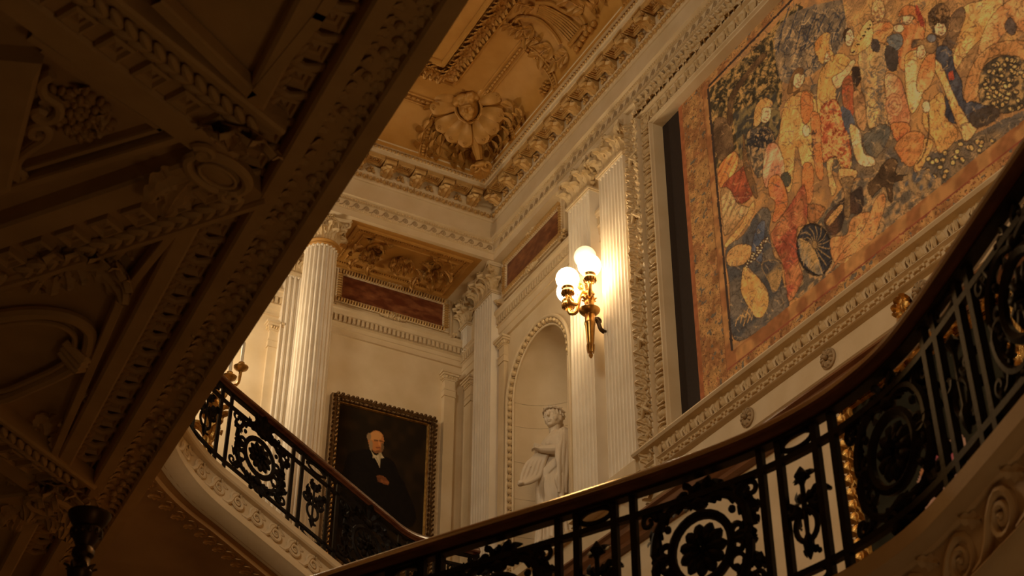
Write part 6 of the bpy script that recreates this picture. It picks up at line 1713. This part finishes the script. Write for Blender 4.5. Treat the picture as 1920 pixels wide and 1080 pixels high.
lum = K.c.mean(2, keepdims=True); K.c[outer] *= np.array([.92, .96, 1.0]); lum = K.c.mean(2, keepdims=True); K.c = np.clip((K.c*.66 + lum*.34)*np.array([1.46, 1.41, 1.33]) + np.array([8, 7, 4]), 0, 250)
M['weave'] = vcol_mat('woven_wool', .85, .35)
tap = empty('tapestry', (TX, (TY0+TY1)/2, TZ0), label='large woven tapestry crowded with robed figures and a patterned border', cat='tapestry')
tm = K.to_mesh('woven_picture', M['weave'], (0, TY0-(TY0+TY1)/2, TZ1-TZ0), (0, TY1-TY0, 0), (0, 0, TZ0-TZ1), .7)
link('woven_picture', tm, tap)
MB().add(bx(-.012, -.003, TY0-(TY0+TY1)/2, TY1-(TY0+TY1)/2, 0, TZ1-TZ0)).build('lining', 'backing', tap, False)
tag(MB().add(bx(XA+.004, XA+.018, 3.18, 8.5, 7.4, 10.95)).build('tapestry_backing', 'backing', smooth=False), 'dark cloth backing strip showing left of the tapestry', 'backing cloth')

# ------------------------------------------------ portrait of an old man
PX0, PX1, PZ0, PZ1, PYP = 1.385, .13, 7.62, 9.60, YB + .045
def to_p(u, v):
    p = at(u, v, 1, PYP); return ((PX0 - p[0])/(PX0-PX1)*150, (PZ1-p[2])/(PZ1-PZ0)*230)
K = Canvas(150, 230, to_p, 9)
k = np.clip((K.n3-.3)*2, 0, 1); K.c[:] = mix((34, 24, 11), (48, 33, 15), k)
D_ = lambda *p: P_(640, 780, 6.75, p)
K.poly(D_((20, 700), (60, 560), (120, 460), (340, 420), (420, 480), (500, 560), (560, 520), (660, 580), (740, 760), (820, 900), (900, 1400), (-60, 1400), (-40, 900)), (20, 14, 9), (24, 17, 11))
K.poly(D_((355, 320), (380, 420), (440, 470), (520, 450), (530, 380), (540, 300), (500, 280), (380, 280)), (150, 100, 60), (128, 82, 48))
K.oval(640+440/6.75, 780+310/6.75, 15, 19, (190, 122, 68), .05); K.oval(640+430/6.75, 780+255/6.75, 13, 9, (206, 146, 86)); K.oval(640+350/6.75, 780+260/6.75, 4, 7, (150, 122, 86)); K.oval(640+375/6.75, 780+370/6.75, 3.4, 10, (160, 130, 94)); K.oval(640+520/6.75, 780+390/6.75, 2.6, 8, (120, 92, 62))
K.line(D_((420, 308), (460, 312)), (84, 50, 30), 2); K.line(D_((485, 315), (520, 322)), (84, 50, 30), 2); K.line(D_((475, 320), (482, 365)), (220, 150, 92), 2); K.line(D_((445, 400), (490, 402)), (110, 52, 34), 1.8)
K.poly(D_((358, 395), (400, 470), (440, 500), (500, 460), (520, 500), (545, 535), (500, 540), (490, 660), (470, 620), (430, 540), (395, 530), (400, 500)), (206, 186, 148), (180, 158, 120))
K.line(D_((440, 520), (485, 620)), (150, 130, 98), 1.2); K.poly(D_((450, 760), (500, 750), (560, 780), (600, 830), (590, 870), (540, 860), (470, 830), (455, 800)), (150, 90, 50), (120, 70, 40))
for q in range(3): K.line(D_((455, 785 + 22*q), (500, 790 + 22*q)), (84, 48, 28), 1.2)
M['oil'] = vcol_mat('oil_paint', .8, 0., 0.)
pic = empty('portrait_painting', ((PX0+PX1)/2, YB, PZ0), label='dark oil portrait of an old man with white cravat in a gilt frame', cat='painting')
pm_ = K.to_mesh('canvas', M['oil'], (PX0-(PX0+PX1)/2, .045, PZ1-PZ0), (PX1-PX0, 0, 0), (0, 0, PZ0-PZ1)); link('canvas', pm_, pic)
pw = lambda s, z, d: (-s, d, z)
hw = (PX0-PX1)/2
MB().add(nested((-hw, hw, 0, PZ1-PZ0), [(0, 0), (0, .07), (.02, .095), (.05, .10), (.075, .075), (.085, .06)], pw)).build('carved_frame', 'oldgilt', pic, False)
MB().add(nested((-hw+.083, hw-.083, .083, PZ1-PZ0-.083), [(0, .05), (0, .068), (.012, .068), (.02, .047)], pw)).build('gilt_slip', 'gilt', pic, False)
fl2 = mesh_of(leaf(.052, .045, 1.0, 2, 8, 5, .25), 'frame_leaf', 'oldgilt')
def frame_leaves(par, hw_, hh_, ins, step, me, T_, d=.09):
    for s in np.arange(-hw_+ins*.5, hw_-ins*.4, step):
        for z, sg in ((ins*.5, 1), (hh_-ins*.5, 1)):
            for w in (-1, 1): link('frame_leaf', me, par, bm4(T_(s, z + w*.005, d, w*.9 + random.uniform(-.2, .2))))
    for z in np.arange(ins*.5, hh_-ins*.4, step):
        for s in (-hw_+ins*.5, hw_-ins*.5):
            for w in (-1, 1): link('frame_leaf', me, par, bm4(T_(s, z, d, PI/2 + w*.9 + random.uniform(-.2, .2))))
def T_pic(s, z, d, a):
    dv = np.array([-math.cos(a), 0, math.sin(a)]); o_ = np.array([0, 1., 0]); zz_ = un(dv + o_*.3); yy_ = un(o_ - zz_*np.dot(o_, zz_)); return fr((-s, d, z), np.cross(yy_, zz_), yy_, zz_)
frame_leaves(pic, hw, PZ1-PZ0, .085, .055, fl2, T_pic)

# ------------------------------------------------ gilt framed full length portrait behind the near balustrade
GX = XA + .06; gy0, gy1, gz0, gz1 = 5.33, 6.86, 4.75, 6.66
def to_g(u, v):
    p = at(u, v, 0, GX); return ((p[1]-gy0)/(gy1-gy0)*120, (gz1-p[2])/(gz1-gz0)*150)
K = Canvas(120, 150, to_g, 12); K.c[:] = mix((46, 45, 34), (36, 36, 27), np.clip((K.n3-.3)*2, 0, 1))
E_ = lambda *p: P_(1560, 780, 3.6, p)
K.poly(E_((560, 520), (600, 380), (680, 280), (760, 200), (820, 140), (900, 160), (900, 500), (700, 700), (500, 760)), (176, 140, 128), (190, 156, 140)); K.poly(E_((660, 370), (660, 300), (740, 240), (800, 200), (830, 260), (780, 330), (700, 400)), (176, 96, 112), (150, 74, 92)); K.oval(1560+800/3.6, 780+205/3.6, 6, 6, (170, 20, 30)); K.poly(E_((590, 380), (630, 340), (650, 400), (620, 420)), (186, 132, 96)); K.poly(E_((440, 690), (540, 570), (620, 560), (560, 720)), (150, 140, 130))
gp_ = empty('gilt_framed_painting', (XA, (gy0+gy1)/2, gz0), label='gilt framed painting of a pink gown behind the near balustrade', cat='painting')
link('canvas', K.to_mesh('canvas', M['oil'], (GX-XA, gy0-(gy0+gy1)/2, gz1-gz0), (0, gy1-gy0, 0), (0, 0, gz0-gz1)), gp_)
gw = lambda s, z, d: (d, s, z); ghw = (gy1-gy0)/2
MB().add(nested((-ghw-.13, ghw+.13, -.13, gz1-gz0+.13), [(0, 0), (0, .06), (.015, .075), (.03, .06), (.045, .085), (.085, .095), (.105, .07), (.12, .08), (.135, .055)], gw)).build('gilt_frame', 'gilt', gp_, False)
fl3 = mesh_of(leaf(.11, .085, 1.3, 3, 9, 5, .25), 'frame_leaf', 'gilt')
def T_g(s, z, d, a):
    dv = np.array([0, math.cos(a), math.sin(a)]); o_ = np.array([1., 0, 0]); zz_ = un(dv + o_*.3); yy_ = un(o_ - zz_*np.dot(o_, zz_)); return fr((d, s, z), np.cross(yy_, zz_), yy_, zz_)
for s in np.arange(-ghw-.08, ghw+.1, .095):
    for w in (-1, 1): link('frame_leaf', fl3, gp_, bm4(T_g(s, gz1-gz0+.065, .08, w*.9 + random.uniform(-.3, .3))))
for z in np.arange(.3, gz1-gz0, .095):
    for s in (-ghw-.065, ghw+.065):
        for w in (-1, 1): link('frame_leaf', fl3, gp_, bm4(T_g(s, z, .08, PI/2 + w*.9 + random.uniform(-.3, .3))))
cr = np.array(at(1697, 572, 0, XA+.10)) - np.array(gp_.location)
cz1 = gz1-gz0+.12
cb_ = MB().add(tube(smooth_path([(.05, cr[1]-.10, cz1), (.07, cr[1]-.03, (cz1+cr[2])/2), (.08, cr[1], cr[2]-.04)], .03), .03, 7)).add(ell((.08, cr[1], cr[2]), (.05, .055, .06), 10, 8)); cb_.build('crest', 'gilt', gp_)
for k in range(9): link('crest_leaf', fl3, gp_, bm4(T_g(cr[1], cr[2]-.02, .09, k*2*PI/9)))
